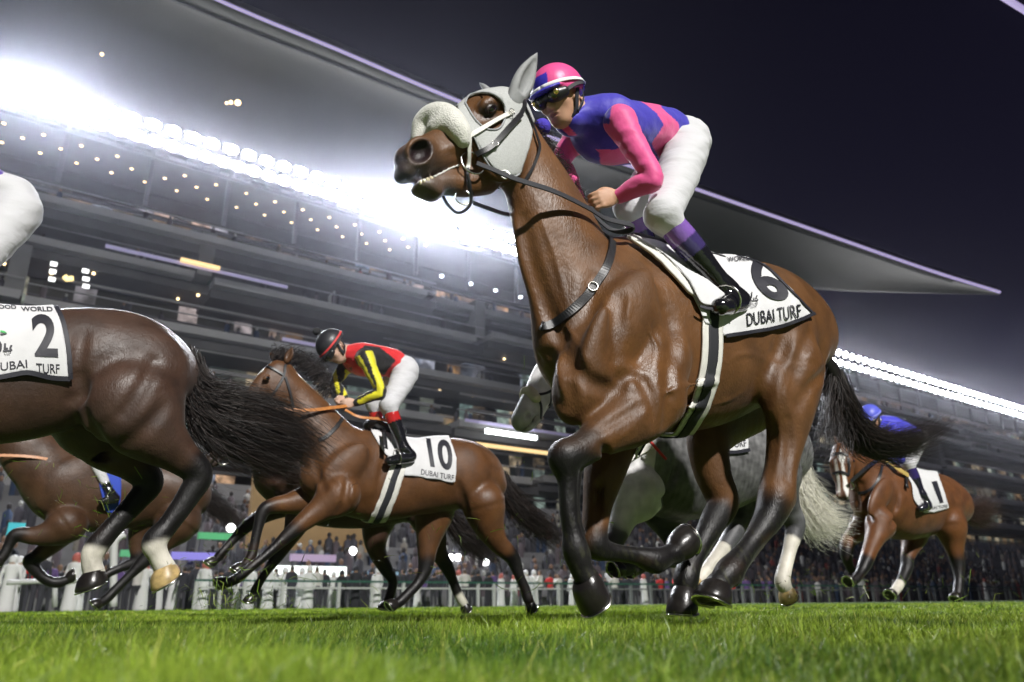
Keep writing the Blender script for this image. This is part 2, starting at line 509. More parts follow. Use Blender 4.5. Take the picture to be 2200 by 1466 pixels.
def hoof(fr, a, b, ra, rb, m, parent, shoe=True, lat_sq=1.0, name='hoof'):
    """a = coronet centre, b = sole centre (local metres): truncated cone wall, flat sole with a steel shoe"""
    a = np.array(a[:3]); b = np.array(b[:3]); ax = b - a; L = np.linalg.norm(ax); ax /= L
    fwd = np.array([1.0, 0, 0]) - ax * ax[0]
    if np.linalg.norm(fwd) < .3: fwd = np.array([0, 0, 1.0]) - ax * ax[2]
    fwd /= np.linalg.norm(fwd); sd_ = np.cross(ax, fwd)
    n = 24; V = []; F = []
    prof = [(-.12, ra * .86), (.0, ra * 1.0), (.05, ra * 1.03), (.3, ra * .66 + rb * .42), (.6, ra * .3 + rb * .76), (.85, rb * 1.03), (.96, rb), (1.0, rb * .97), (1.0, rb * .7), (.93, rb * .62), (.93, 0.001)]
    for t, r in prof:
        for j in range(n):
            th = 2 * math.pi * j / n
            back = math.cos(th) < 0
            rr = r * (1 + .12 * max(math.cos(th), 0)) * (1 - .10 * max(-math.cos(th), 0))
            shift = fwd * (.012 * t + (t > 0) * rb * .06)
            V.append(a + ax * L * t * (1 - (.18 if back else 0) * abs(math.cos(th))) + shift + rr * (math.cos(th) * fwd + math.sin(th) * sd_))
    for i in range(len(prof) - 1):
        for j in range(n): F.append((i * n + j, i * n + (j + 1) % n, (i + 1) * n + (j + 1) % n, (i + 1) * n + j))
    h = mesh_obj(name, V, F, m, parent)
    if shoe:
        P = []
        for j in range(21):
            th = math.radians(-150 + 300 * j / 20)
            back = math.cos(th) < 0
            P.append(a + ax * L * (1.03) * (1 - (.18 if back else 0) * abs(math.cos(th))) + fwd * (.012 + rb * .06) + rb * .93 * (math.cos(th) * fwd * (1.10 if not back else .92) + math.sin(th) * sd_))
        v, f = strap(P, ax, rb * .16, .006)
        mesh_obj('horseshoe', v, f, steel, h)
    return h

def strands(roots, guides, n, rad, spread, seed, wob=.03, segs=14, taper=True, lens=(.6, 1.0), tipspread=None):
    """hair: each strand follows a blend of guide curves. guides: list of (m,3) arrays. -> V, F (three-sided tubes)"""
    r = np.random.default_rng(seed)
    G = np.array([catmull(g, segs) for g in guides])     # g, segs, 3
    ng = len(G); Vs = []; Fs = []
    t = np.linspace(0, 1, segs)
    u = r.uniform(0, ng - 1, n); i0 = np.minimum(u.astype(int), ng - 2); fr_ = (u - i0)[:, None, None]
    C = G[i0] * (1 - fr_) + G[i0 + 1] * fr_               # n, segs, 3
    ln = r.uniform(*lens, n)
    # resample to shorter lengths
    tt = t[None] * ln[:, None] * (segs - 1); j = np.minimum(tt.astype(int), segs - 2); ff = (tt - j)[..., None]
    C = np.take_along_axis(C, j[..., None].repeat(3, 2), 1) * (1 - ff) + np.take_along_axis(C, (j + 1)[..., None].repeat(3, 2), 1) * ff
    off = r.normal(size=(n, 1, 3)); ts = spread if tipspread is None else tipspread
    prof = (spread + (ts - spread) * t ** 1.3)[None, :, None]
    C = C + off * prof
    ph = r.uniform(0, 6.28, (n, 1, 3)); fq = r.uniform(1.5, 5, (n, 1, 3))
    C = C + wob * np.sin(ph + fq * t[None, :, None] * 3.0) * (t[None, :, None] ** 1.2)
    T = np.gradient(C, axis=1); T /= np.linalg.norm(T, axis=2, keepdims=True) + 1e-9
    A = np.cross(T, r.normal(size=(n, 1, 3))); A /= np.linalg.norm(A, axis=2, keepdims=True) + 1e-9
    B = np.cross(T, A)
    rr = rad * (1 - .85 * t ** 2 if taper else np.ones_like(t))[None, :, None] * r.uniform(.6, 1.3, (n, 1, 1))
    V = np.stack([C + rr * (math.cos(a) * A + math.sin(a) * B) for a in (0, 2.09, 4.19)], 2).reshape(-1, 3)
    k = np.arange(n)[:, None] * segs * 3 + np.arange(segs - 1)[None] * 3
    k = k.ravel()
    F = np.vstack([np.stack([k + q, k + (q + 1) % 3, k + 3 + (q + 1) % 3, k + 3 + q], 1) for q in range(3)])
    return V, F
def haircol(V, c1, c2, seed=3, per=42):
    r = np.random.default_rng(seed); n = len(V) // per
    u = r.uniform(0, 1, n + 1).repeat(per)[:len(V)][:, None]
    return np.array(c1) * (1 - u) + np.array(c2) * u
# ---- surface helper for tack: rays onto the finished body
class Skin:
    def __init__(s, fr, objs_vf):
        Vs = []; Fs = []; o = 0
        for v, f in objs_vf:
            Vs.append(np.asarray(v)); Fs += [tuple(int(i) + o for i in q) for q in f]; o += len(v)
        s.V = np.vstack(Vs); s.fr = fr
        s.t = BVHTree.FromPolygons([tuple(v) for v in s.V], Fs)
        s.cam = Vector((-fr.a0, fr.W, CAMH))
    def hit(s, px, py, off=0.0):
        r = ray(px, py); d = Vector((float(r[:2] @ s.fr.F), float(r[:2] @ s.fr.N), float(r[2]))).normalized()
        h = s.t.ray_cast(s.cam, d)
        if h[0] is None:
            h = s.t.find_nearest(s.cam + d * (-s.fr.W / float(r[:2] @ s.fr.N)) * float(np.linalg.norm(r)))
        n = h[1]
        if n.dot(d) > 0: n = -n
        return np.array(h[0] + n * off), np.array(n)
    def path(s, rows, off=.004, n=None, sm=2):
        rows = catmull(np.array(rows, float), n or 8 * len(rows))
        P = []; N_ = []
        for x, y in rows:
            p, q = s.hit(x, y, off); P.append(p); N_.append(q)
        P = np.array(P); N_ = np.array(N_)
        for _ in range(sm):
            P[1:-1] = P[1:-1] * .5 + .25 * (P[:-2] + P[2:]); N_[1:-1] = N_[1:-1] * .5 + .25 * (N_[:-2] + N_[2:])
        return P, N_
# ================================================================ THE SETTING
FB = Frame(60)                 # the front of the grandstand, parallel to the track
def fbox(bmv, a0, a1, l0, l1, z0, z1, fr=FB):
    P = fr.world(np.array([(a, l, z) for z in (z0, z1) for a, l in ((a0, l0), (a1, l0), (a1, l1), (a0, l1))])); o = len(bmv[0])
    bmv[0].extend(P.tolist()); bmv[1].extend([tuple(o + i for i in q) for q in ((0, 3, 2, 1), (4, 5, 6, 7), (0, 1, 5, 4), (1, 2, 6, 5), (2, 3, 7, 6), (3, 0, 4, 7))])
def fobj(name, bmv, m, parent=None):
    return mesh_obj(name, bmv[0], bmv[1], m, parent, smooth=False)
def NB(): return ([], [])
# ground sheet
grass_m = bpy.data.materials.new('turf_ground'); grass_m.use_nodes = True
t_ = grass_m.node_tree; b_ = t_.nodes['Principled BSDF']; b_.inputs['Roughness'].default_value = .9
tcn = t_.nodes.new('ShaderNodeTexCoord'); n1 = t_.nodes.new('ShaderNodeTexNoise'); n1.inputs['Scale'].default_value = 6; n1.inputs['Detail'].default_value = 10
r1 = t_.nodes.new('ShaderNodeValToRGB'); r1.color_ramp.elements[0].position = .35; r1.color_ramp.elements[0].color = (.020, .045, .008, 1); r1.color_ramp.elements[1].position = .65; r1.color_ramp.elements[1].color = (.09, .15, .02, 1)
t_.links.new(tcn.outputs['Object'], n1.inputs['Vector']); t_.links.new(n1.outputs['Fac'], r1.inputs[0]); t_.links.new(r1.outputs[0], b_.inputs['Base Color'])
def ground_z(x, y):
    d = np.hypot(x, y); f = np.clip(1 - (d - 3) / 6, 0, 1)
    return f * (.010 * np.sin(x * 2.1 + 1.0) * np.cos(y * 1.7 + .4) + .008 * np.sin(x * 5.3 + y * 3.1) + .006 * np.sin(y * 6.3 - x * 2.2)) - .004
gx = np.concatenate([-np.geomspace(1500, 10, 14), np.linspace(-8, 8, 81), np.geomspace(10, 1500, 14)]); gy = np.concatenate([[-300, -60, -12, -4], np.linspace(-1, 14, 90), np.geomspace(16, 3000, 16)])
X_, Y_ = np.meshgrid(gx, gy, indexing='ij'); Z_ = ground_z(X_, Y_)
nx, ny = X_.shape; idg = np.arange(nx * ny).reshape(nx, ny)
fg = np.stack([idg[:-1, :-1], idg[1:, :-1], idg[1:, 1:], idg[:-1, 1:]], -1).reshape(-1, 4)
gnd = mesh_obj('ground', np.stack([X_, Y_, Z_], -1).reshape(-1, 3), fg, grass_m); tag(gnd, 'mown green turf of the racecourse', None, kind='structure')
# grass blades: one mass
blade_m = bpy.data.materials.new('grass_blades'); blade_m.use_nodes = True
t_ = blade_m.node_tree; b_ = t_.nodes['Principled BSDF']; b_.inputs['Roughness'].default_value = .38; b_.inputs['Specular IOR Level'].default_value = .35
at = t_.nodes.new('ShaderNodeAttribute'); at.attribute_name = 'Col'; t_.links.new(at.outputs['Color'], b_.inputs['Base Color'])
tr = t_.nodes.new('ShaderNodeBsdfTranslucent'); ms = t_.nodes.new('ShaderNodeMixShader'); ms.inputs[0].default_value = .35
vs = t_.nodes.new('ShaderNodeVectorMath'); vs.operation = 'MULTIPLY'; vs.inputs[1].default_value = (1.15, 1.3, .6); t_.links.new(at.outputs['Color'], vs.inputs[0]); t_.links.new(vs.outputs[0], tr.inputs['Color'])
t_.links.new(b_.outputs[0], ms.inputs[1]); t_.links.new(tr.outputs[0], ms.inputs[2]); t_.links.new(ms.outputs[0], t_.nodes['Material Output'].inputs['Surface'])
def blades(n, d0, d1, h, wdt, seed, pw=1.0):
    r = np.random.default_rng(seed)
    u = r.uniform(0, 1, n) ** pw; d = d0 + (d1 - d0) * u; a = r.uniform(-.68, .68, n)
    x = d * np.tan(a) if False else d * np.sin(a); y = d * np.cos(a)
    # gather into tufts
    tn = noise3(np.stack([x, y, 0 * x], 1), 5.0, 31); tn2 = noise3(np.stack([x, y, 0 * x], 1), 1.3, 32)
    hh = h * r.uniform(.4, 1.25, n) * (1 + .38 * tn) * (1 + .25 * tn2)
    z = ground_z(x, y); base = np.stack([x, y, z], 1)
    th = r.uniform(0, 2 * math.pi, n); lean = r.uniform(.05, .75, n) * hh; dr = np.stack([np.cos(th), np.sin(th), 0 * th], 1)
    dr += np.array([.25, -.1, 0]); 
    wv_ = wdt * r.uniform(.6, 1.3, n); ph = r.uniform(0, math.pi, n); sd_ = np.stack([np.cos(ph), np.sin(ph), 0 * ph], 1) * wv_[:, None] * .5
    up = np.array([0, 0, 1.0])
    p1 = base + up * (hh * .5)[:, None] + dr * (lean * .25)[:, None]; p2 = base + up * (hh * .95)[:, None] * (1 - .25 * lean / hh)[:, None] + dr * lean[:, None]
    V_ = np.stack([base - sd_, base + sd_, p1 + sd_ * .85, p1 - sd_ * .85, p2], 1).reshape(-1, 3)
    k = np.arange(n) * 5
    c1 = np.array([.31, .40, .055]); c2 = np.array([.05, .11, .020]); c3 = np.array([.42, .42, .12])
    m_ = np.clip(.5 + .55 * tn2 + r.normal(size=n) * .22, 0, 1)[:, None]; C_ = c1 * m_ + c2 * (1 - m_); dry = (r.uniform(size=n) < .04)[:, None]; C_ = np.where(dry, c3, C_)
    C5 = np.repeat(C_, 5, 0)
    F4 = np.stack([k, k + 1, k + 2, k + 3], 1); F3 = np.stack([k + 3, k + 2, k + 4, k + 4], 1)
    return V_, F4, np.stack([k + 3, k + 2, k + 4], 1), C5
Vs, Q4, T3, Cs = [], [], [], []; o_ = 0
for args in ((75000, .55, 2.2, .050, .0030, 1, .75), (5000, .7, 4.5, .085, .0035, 9, .7), (150000, 2.0, 5.0, .052, .0045, 2, .8), (110000, 4.6, 10, .050, .009, 3, .8), (60000, 9, 26, .05, .03, 4, .8)):
    v, q4, t3, c_ = blades(*args); Vs.append(v); Q4.append(q4 + o_); T3.append(t3 + o_); Cs.append(c_); o_ += len(v)
Vg = np.vstack(Vs); q4 = np.vstack(Q4); t3 = np.vstack(T3)
me = bpy.data.meshes.new('grass'); me.vertices.add(len(Vg)); me.vertices.foreach_set('co', Vg.astype(np.float32).ravel())
nl = len(q4) * 4 + len(t3) * 3; me.loops.add(nl); me.polygons.add(len(q4) + len(t3))
me.loops.foreach_set('vertex_index', np.concatenate([q4.ravel(), t3.ravel()]).astype(np.int32))
me.polygons.foreach_set('loop_start', np.concatenate([np.arange(len(q4)) * 4, len(q4) * 4 + np.arange(len(t3)) * 3]).astype(np.int32))
me.polygons.foreach_set('loop_total', np.concatenate([np.full(len(q4), 4), np.full(len(t3), 3)]).astype(np.int32))
me.update(calc_edges=True)
ca = me.color_attributes.new('Col', 'FLOAT_COLOR', 'POINT'); c4 = np.ones((len(Vg), 4), np.float32); c4[:, :3] = np.vstack(Cs); ca.data.foreach_set('color', c4.ravel())
me.materials.append(blade_m); go = bpy.data.objects.new('grass', me); COL.objects.link(go); tag(go, 'blades of bright green racecourse turf in the foreground', 'grass', kind='stuff')
# turf thrown up by the hooves: loose clippings in the air
def clip_mass():
    r = np.random.default_rng(5); V_ = []; C_ = []
    spots = [(FRX(1310), 60, 470, 1262, 60, 36, 130), (FRX(1310), 0, 130, 1060, 110, 60, 50), (FRX(1310), 0, 215, 1075, 50, 50, 60), (FRX(1310), 0, 610, 1240, 90, 50, 90), (FRX(1310), 0, 500, 1290, 60, 15, 90), (FRX(1310), 0, 1640, 1262, 110, 20, 40), (FRX(1310), 0, 1850, 1270, 150, 16, 50), (FRX(1310), 0, 2050, 1240, 60, 40, 14), (FRX(1310), 0, 950, 1180, 220, 70, 50), (FRX(1310), 0, 1200, 1150, 200, 120, 26), (FRX(1310), 0, 1080, 900, 120, 90, 8), (FRX(1310), 0, 1600, 620, 60, 40, 5)]
    for D_, _, cx, cy, sx_, sy_, n in spots:
        for i in range(n):
            px, py = r.normal(cx, sx_), min(r.normal(cy, sy_), 1303); q = ray(px, py); dd = r.uniform(3.0, 6.5) if cx > 1300 or cx < 900 else r.uniform(3.2, 5)
            c = np.array([0, 0, CAMH]) + q * dd / q[1]
            if c[2] < .03: continue
            d = r.normal(size=3); d /= np.linalg.norm(d); L = r.uniform(.008, .045); w_ = np.cross(d, r.normal(size=3)); w_ /= np.linalg.norm(w_); w_ *= r.uniform(.0010, .0022); bnd = r.normal(size=3) * L * .25
            V_ += [c - d * L - w_, c - d * L + w_, c + bnd + w_, c + bnd - w_, c + d * L]; C_ += [r.choice([0, 1, 2], p=[.6, .3, .1])] * 5
    V_ = np.array(V_); k = np.arange(len(V_) // 5) * 5
    F_ = [tuple(q) for q in np.stack([k, k + 1, k + 2, k + 3], 1)] + [tuple(q) for q in np.stack([k + 3, k + 2, k + 4], 1)]
    cc = np.array([(.12, .19, .03), (.20, .24, .06), (.05, .04, .03)])[np.array(C_)]
    o = mesh_obj('grass_clippings', V_, F_, blade_m, colors=cc); tag(o, 'loose blades and crumbs of turf thrown into the air by the hooves', 'flying turf', kind='stuff')
FRX = lambda y: 0
clip_mass()

# ---------------------------------------------------------------- grandstand
conc = mat('stand_concrete', (.16, .16, .165), rough=.85, noise=.25, nscale=.35)
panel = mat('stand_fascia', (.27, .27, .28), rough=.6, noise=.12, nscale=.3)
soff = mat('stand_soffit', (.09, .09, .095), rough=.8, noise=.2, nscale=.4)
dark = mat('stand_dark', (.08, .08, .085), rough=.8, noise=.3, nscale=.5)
def glazing(name, base, wcol, ccol, thr, stg, cw=1.6, chh=4.7):
    m = bpy.data.materials.new(name); m.use_nodes = True; t = m.node_tree; b = t.nodes['Principled BSDF']; L = t.links.new
    b.inputs['Base Color'].default_value = (*base, 1); b.inputs['Roughness'].default_value = .25
    ge = t.nodes.new('ShaderNodeNewGeometry'); mp = t.nodes.new('ShaderNodeMapping'); mp.vector_type = 'TEXTURE'
    mp.inputs['Rotation'].default_value = (0, 0, math.atan2(FB.F[1], FB.F[0])); L(ge.outputs['Position'], mp.inputs[0])
    sn = t.nodes.new('ShaderNodeVectorMath'); sn.operation = 'SNAP'; sn.inputs[1].default_value = (cw, 50, chh); L(mp.outputs[0], sn.inputs[0])
    wn = t.nodes.new('ShaderNodeTexWhiteNoise'); L(sn.outputs[0], wn.inputs[0])
    n = t.nodes.new('ShaderNodeTexNoise'); n.inputs['Scale'].default_value = .9; n.inputs['Detail'].default_value = 5; L(ge.outputs['Position'], n.inputs['Vector'])
    mr = t.nodes.new('ShaderNodeMapRange'); mr.inputs['From Min'].default_value = thr; mr.inputs['From Max'].default_value = 1.0; mr.inputs['To Max'].default_value = stg; L(wn.outputs['Value'], mr.inputs['Value'])
    m2 = t.nodes.new('ShaderNodeMapRange'); m2.inputs['From Min'].default_value = .4; m2.inputs['From Max'].default_value = .7; m2.inputs['To Min'].default_value = .15; L(n.outputs['Fac'], m2.inputs['Value'])
    mu = t.nodes.new('ShaderNodeMath'); mu.operation = 'MULTIPLY'; L(mr.outputs[0], mu.inputs[0]); L(m2.outputs[0], mu.inputs[1])
    mx = t.nodes.new('ShaderNodeMix'); mx.data_type = 'RGBA'; mx.inputs['A'].default_value = (*wcol, 1); mx.inputs['B'].default_value = (*ccol, 1)
    wn2 = t.nodes.new('ShaderNodeTexWhiteNoise'); wn2.noise_dimensions = '4D'; wn2.inputs['W'].default_value = 3; L(sn.outputs[0], wn2.inputs[0]); L(wn2.outputs['Value'], mx.inputs['Factor'])
    L(mx.outputs['Result'], b.inputs['Emission Color']); L(mu.outputs[0], b.inputs['Emission Strength']); return m
glaz = glazing('lit_glazing', (.05, .06, .06), (1, .62, .30), (.55, .85, .80), .25, .75)
glaz2 = glazing('lit_restaurant_glazing', (.06, .06, .05), (1, .55, .22), (.5, .65, .9), .35, 1.1)
tan_wall = mat('tan_lit_wall', (.34, .22, .10), rough=.7, noise=.15, nscale=.6, emit=(.9, .55, .2), estr=.03)  # faint emission stands in for the light falling on this wall
stand = tag(bpy.data.objects.new('grandstand', None), 'long many-storeyed grandstand with glazed decks, behind the horses', 'grandstand'); COL.objects.link(stand)
AL, AR = 75, -420            # near and far ends along the track
floors = [29.6, 26.1, 21.4, 16.8, 12.2, 7.6]
rs = np.random.default_rng(11)
for i, zf in enumerate(floors):
    # each deck is made of lengths that step in and out a little
    a = AL
    while a > AR:
        ln = rs.uniform(22, 46) * (1 if a > -60 else 1.6); e_ = max(a - ln, AR); off = rs.uniform(-1.2, .8) if i < 5 else 0; dz = rs.choice([0, 0, .25, -.2])
        fb = NB(); fbox(fb, a, e_ + rs.choice([.3, 1.5]), off - 7, off, zf - .55 + dz, zf + .05 + dz); fobj('deck_fascia', fb, panel, stand)
        fb = NB(); fbox(fb, a, e_ + .3, off - .5, off - .35, zf + .06 + dz, zf + .22 + dz); fbox(fb, a, e_ + .3, off - .5, off - .35, zf + 1.12 + dz, zf + 1.2 + dz)
        fobj('balustrade', fb, panel, stand)
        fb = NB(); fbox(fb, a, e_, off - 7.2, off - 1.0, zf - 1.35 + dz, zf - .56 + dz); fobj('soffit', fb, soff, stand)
        for q0 in (1.55, 2.35, 3.1):
            if rs.uniform() < .75:
                l_ = rs.uniform(-5.5, -1.5); fb = NB(); fbox(fb, a - rs.uniform(0, 4), e_ + rs.uniform(0, 4), l_, l_ + .25, zf + q0, zf + q0 + rs.uniform(.08, .28)); fobj('beam', fb, panel if rs.uniform() < .6 else soff, stand)
        fb = NB(); fbox(fb, a, e_, -9.0 - i * .1, -6.2, zf + .05, zf + 3.8); fobj('glazing', fb, glaz2 if rs.uniform() < .35 else glaz, stand)
        if rs.uniform() < .3:
            fb = NB(); fbox(fb, e_ + .2, e_ + 1.4, -6.5, -.8, zf, zf + 4.0); fobj('stair_wall', fb, conc, stand)
        a = e_
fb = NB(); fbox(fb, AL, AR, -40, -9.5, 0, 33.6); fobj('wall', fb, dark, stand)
# top soffit above the highest deck with its rows of small lamps
for z_, l_ in ((30.9, -1.5), (31.7, -2.2), (32.6, -1.8), (33.5, -2.6), (34.2, -1.2)):
    fb = NB(); fbox(fb, AL, AR, l_ - 4, l_ - 3.7, z_, z_ + .12); fobj('beam', fb, soff, stand)
fb = NB(); fbox(fb, AL, AR, -9, 1.2, 34.9, 35.3); fobj('top_soffit', fb, soff, stand)
lampw = mat('warm_downlight', (.9, .8, .6), emit=(1, .72, .38), estr=5); lampc = mat('cool_downlight', (.9, .9, .9), emit=(.85, .93, 1), estr=8)
def disc(fr, a, l, z, r, m, name, parent=None):
    S_ = 10; c = fr.world([(a, l, z)])[0]
    V_ = [(c[0] + r * math.cos(t), c[1] + r * math.sin(t), c[2] + dz) for dz in (0, .14) for t in np.linspace(0, 2 * math.pi, S_ + 1)[:-1]]
    F_ = [tuple(range(S_)), tuple(range(2 * S_ - 1, S_ - 1, -1))] + [(j, (j + 1) % S_, S_ + (j + 1) % S_, S_ + j) for j in range(S_)]
    return mesh_obj(name, V_, F_, m, parent, smooth=False)
def disc_array(name, pts, m, fr=FB, cap=95):
    for p in pts[:cap]: disc(fr, *p, m, name, stand)
dl = []
for row, (l, z) in enumerate(((-1.2, 34.86), (-2.6, 34.86), (-4.2, 34.86))):
    for a in np.arange(46, 8, -2.6): dl.append((a + row * 1.3, l, z, .12))
disc_array('downlight', dl, lampw)
dl = [(a, -2.2, zf - 1.40, .11) for zf in (26.1, 21.4) for a in np.arange(46, -4, -3.9)] + [(a, -4, zf - 1.40, .10) for zf in (29.6, 26.1) for a in np.arange(44, 10, -3.1)]
disc_array('deck_lamp', [p for p in dl if rs.uniform() < .62], lampw)
disc_array('deck_lamp', [(a, 1.2, 30.6, .17) for a in (9, 5.6, 2.6, -.6, -4.2, -14)] + [(a, 1.0, 37.5, .15) for a in (42, 36.6, 32.4, 28, 25.2, 17, 14)], lampc)
# coloured light lines along two fascias
vio = mat('lavender_light_line', (.5, .45, .7), emit=(.62, .58, 1.0), estr=.10)
for a0, a1, zf in ((38, 24, 26.1), (24, 12, 21.4), (6, -30, 16.8)):
    fb = NB(); fbox(fb, a0, a1, 1.0, 1.1, zf - .38, zf - .08); fobj('light_line', fb, vio, stand)
wl = mat('white_light_line', (.9, .9, .9), emit=(.95, 1, .98), estr=9)
goldm = mat('gold_lit_strip', (.8, .6, .3), emit=(1, .70, .32), estr=1.1)
def strip_at(px0, py0, px1, py1, fr, lat, h, m, name, depth=.3, parent=stand):
    A, B = fr(px0, py0, lat), fr(px1, py1, lat); z = (A[2] + B[2]) / 2
    fb = NB(); fbox(fb, A[0], B[0], lat, lat + depth, z - h / 2, z + h / 2, fr); return fobj(name, fb, m, parent)
strip_at(1042, 918, 1150, 950, FB, 1.5, .38, wl, 'light_line'); strip_at(1020, 949, 1215, 985, FB, 1.5, .32, goldm, 'light_line')
strip_at(388, 555, 470, 583, FB, 1.3, .28, goldm, 'light_line'); strip_at(100, 482, 130, 490, FB, -3, .35, goldm, 'light_line')
for (x, y) in ((115, 569), (113, 585), (111, 602), (183, 584), (184, 601), (184, 617)): strip_at(x - 7, y - 2, x + 7, y + 2, FB, 1.5, .2, mat('white_sign_lamp', (.9, .9, .9), emit=(1, 1, .98), estr=2.2), 'sign_lamp')
gs = mat('gold_emblem', (.9, .7, .3), emit=(1, .78, .35), estr=1.6)
for pts in ([(134, 596), (142, 604), (150, 603), (158, 603)],):
    P_ = [FB(x, y, 1.8) for x, y in pts]; P_ = FB.world(P_)
    v, f = strap(P_, (0, 0, 1), [.14, .16, .16, .14], .3); mesh_obj('emblem', v, f, gs, stand, smooth=False)
# seating bowl in front with spectators
fb = NB()
for s_ in range(16):
    fbox(fb, 70, -330, 21 - s_ * 1.25, 22.2 - s_ * 1.25, 0, .5 + s_ * .46)
terr = fobj('terrace', fb, conc); tag(terr, 'stepped concrete terraces packed with spectators in front of the grandstand', 'terrace')
fb = NB(); fbox(fb, 70, -330, .5, 1.0, 7.7, 8.9); fobj('parapet', fb, panel, stand)
fb = NB(); fbox(fb, 29, 20.5, 14, 14.6, 1.5, 9.6); fobj('tan_wall', fb, tan_wall, stand)
def crowd_mass():
    r = np.random.default_rng(3); V_ = []; C_ = []; F_ = []
    base = np.array([(math.cos(t), math.sin(t)) for t in np.linspace(0, 2 * math.pi, 7)[:-1]])
    prof = [(0, .20), (.75, .22), (1.30, .24), (1.45, .10), (1.50, .07), (1.56, .12), (1.70, .12), (1.78, .02)]
    nv = len(prof) * 6
    pal = np.array([(.62, .62, .60), (.05, .05, .06), (.10, .08, .09), (.20, .04, .035), (.07, .065, .08), (.22, .20, .17), (.03, .05, .10), (.5, .5, .5)])
    P0 = []; 
    for s_ in range(16):
        n = 150; a = r.uniform(-250, 55, n); a = np.where(r.uniform(size=n) < .5, r.uniform(-60, 50, n), a)
        for a_ in a: P0.append((a_, 21.7 - s_ * 1.25, .5 + s_ * .46 - .35))
    for zf in floors[:]:
        for a_ in r.uniform(-140, 50, 80): P0.append((a_, -1.6 - r.uniform(0, 2), zf - .1))
    for a_ in r.uniform(-250, -5, 700): P0.append((a_, r.uniform(24, 28), 0))
    P0 = np.array(P0); n = len(P0); W_ = FB.world(P0)
    pr = np.concatenate([np.concatenate([base * q, np.full((6, 1), z)], 1) for z, q in prof])
    s = r.uniform(.9, 1.08, n)
    V_ = (W_[:, None] + pr[None] * np.stack([s, s, s], 1)[:, None]).reshape(-1, 3)
    c = pal[r.choice(8, n, p=[.04, .36, .26, .02, .18, .03, .10, .01])]; hd = np.array([(.20, .12, .08), (.03, .025, .025), (.4, .4, .38)])[r.choice(3, n, p=[.4, .5, .1])]
    C_ = np.repeat(c[:, None], nv, 1); C_[:, 24:] = hd[:, None]; C_ = C_.reshape(-1, 3)
    q = np.array([(i * 6 + j, i * 6 + (j + 1) % 6, (i + 1) * 6 + (j + 1) % 6, (i + 1) * 6 + j) for i in range(len(prof) - 1) for j in range(6)])
    F_ = (q[None] + (np.arange(n) * nv)[:, None, None]).reshape(-1, 4)
    o = mesh_obj('crowd', V_, F_, mat('crowd_clothes', attr=True, rough=.9), colors=C_); tag(o, 'distant mass of spectators standing on the terraces and decks', 'crowd', kind='stuff')
crowd_mass()

# ---------------------------------------------------------------- canopy roofs
def Hz(px, py, z):
    r = ray(px, py); t = (z - CAMH) / r[2]; return np.array([0, 0, CAMH]) + r * t
fr_pts = catmull(np.array([(-700, -560), (-200, -290), (450, 0), (720, 112), (980, 222), (1240, 322), (1490, 410), (1750, 500), (1990, 583), (2148, 632)], float), 60)
bk_pts = catmull(np.array([(-700, 110), (-200, 220), (150, 318), (480, 395), (800, 448), (1060, 492), (1250, 520), (1500, 575), (1738, 621), (2146, 634)], float), 60)
zf_ = np.linspace(44, 42, 60); zb_ = np.linspace(37.5, 41.9, 60)
A_ = np.array([Hz(x, y, z) for (x, y), z in zip(fr_pts, zf_)]); B_ = np.array([Hz(x, y, z) for (x, y), z in zip(bk_pts, zb_)])
canopy_m = mat('canopy_membrane', (.22, .215, .205), rough=.8, noise=.10, nscale=.09, bump=.05, bscale=.6)
nrow = 14; V_ = []
for i in range(60):
    for j in range(nrow + 1):
        t = j / nrow; p = A_[i] * (1 - t) + B_[i] * t; p[2] += 1.6 * math.sin(math.pi * t) * (1 if i < 50 else (59 - i) / 9); V_.append(p)
n1_ = len(V_)
V_ = V_ + [p + np.array([0, 0, 1.1]) for p in V_]
F_ = []
for i in range(59):
    for j in range(nrow):
        a = i * (nrow + 1) + j; F_.append((a, a + 1, a + nrow + 2, a + nrow + 1)); F_.append((a + n1_, a + nrow + 1 + n1_, a + nrow + 2 + n1_, a + 1 + n1_))
    a = i * (nrow + 1); F_.append((a, a + nrow + 1, a + nrow + 1 + n1_, a + n1_)); a += nrow; F_.append((a, a + n1_, a + nrow + 1 + n1_, a + nrow + 1))
can = tag(bpy.data.objects.new('canopy_roof', None), 'crescent canopy roof with a lavender lit edge, pointed at the right', 'canopy roof'); COL.objects.link(can)
mesh_obj('membrane', V_, F_, canopy_m, can)
edge_m = mat('lavender_edge_light', (.6, .55, .8), emit=(.60, .50, .86), estr=.75)
v, f = sweep(A_ + np.array([0, 0, .3]), np.linspace(.12, .24, 60), 6); mesh_obj('edge_light', v, f, edge_m, can)
v, f = sweep(B_[54:] + np.array([0, 0, .4]), .16, 6); mesh_obj('edge_light', v, f, edge_m, can)
for k_ in (1,):
    P_ = np.array([V_[i * (nrow + 1) + k_] for i in range(56)]) - np.array([0, 0, .12]); v, f = strap(P_, (0, 0, -1), .12, .12); mesh_obj('rib', v, f, soff, can, smooth=False)
for (x, y, z, r_, m_) in ((511, 221, 41.3, .24, lampw), (496, 220, 41.4, .15, lampw), (487, 222, 41.5, .12, lampw), (219, 117, 41.5, .12, lampw)):
    c = Hz(x, y, z - 1.2); S = Sdf(); S.ell(c, (r_,) * 3); v, f = S.mesh(r_ / 4); mesh_obj('roof_lamp', v, f, m_, can)
# second canopy, just its lit edge beam in the corner
c1_, c2_ = Hz(2120, -28, 46), Hz(2290, 78, 46)
v, f = sweep([c1_, c2_], .25, 6); tag(mesh_obj('canopy_beam', v, f, edge_m), 'lit edge beam of another canopy, crossing the top right corner', 'canopy beam')

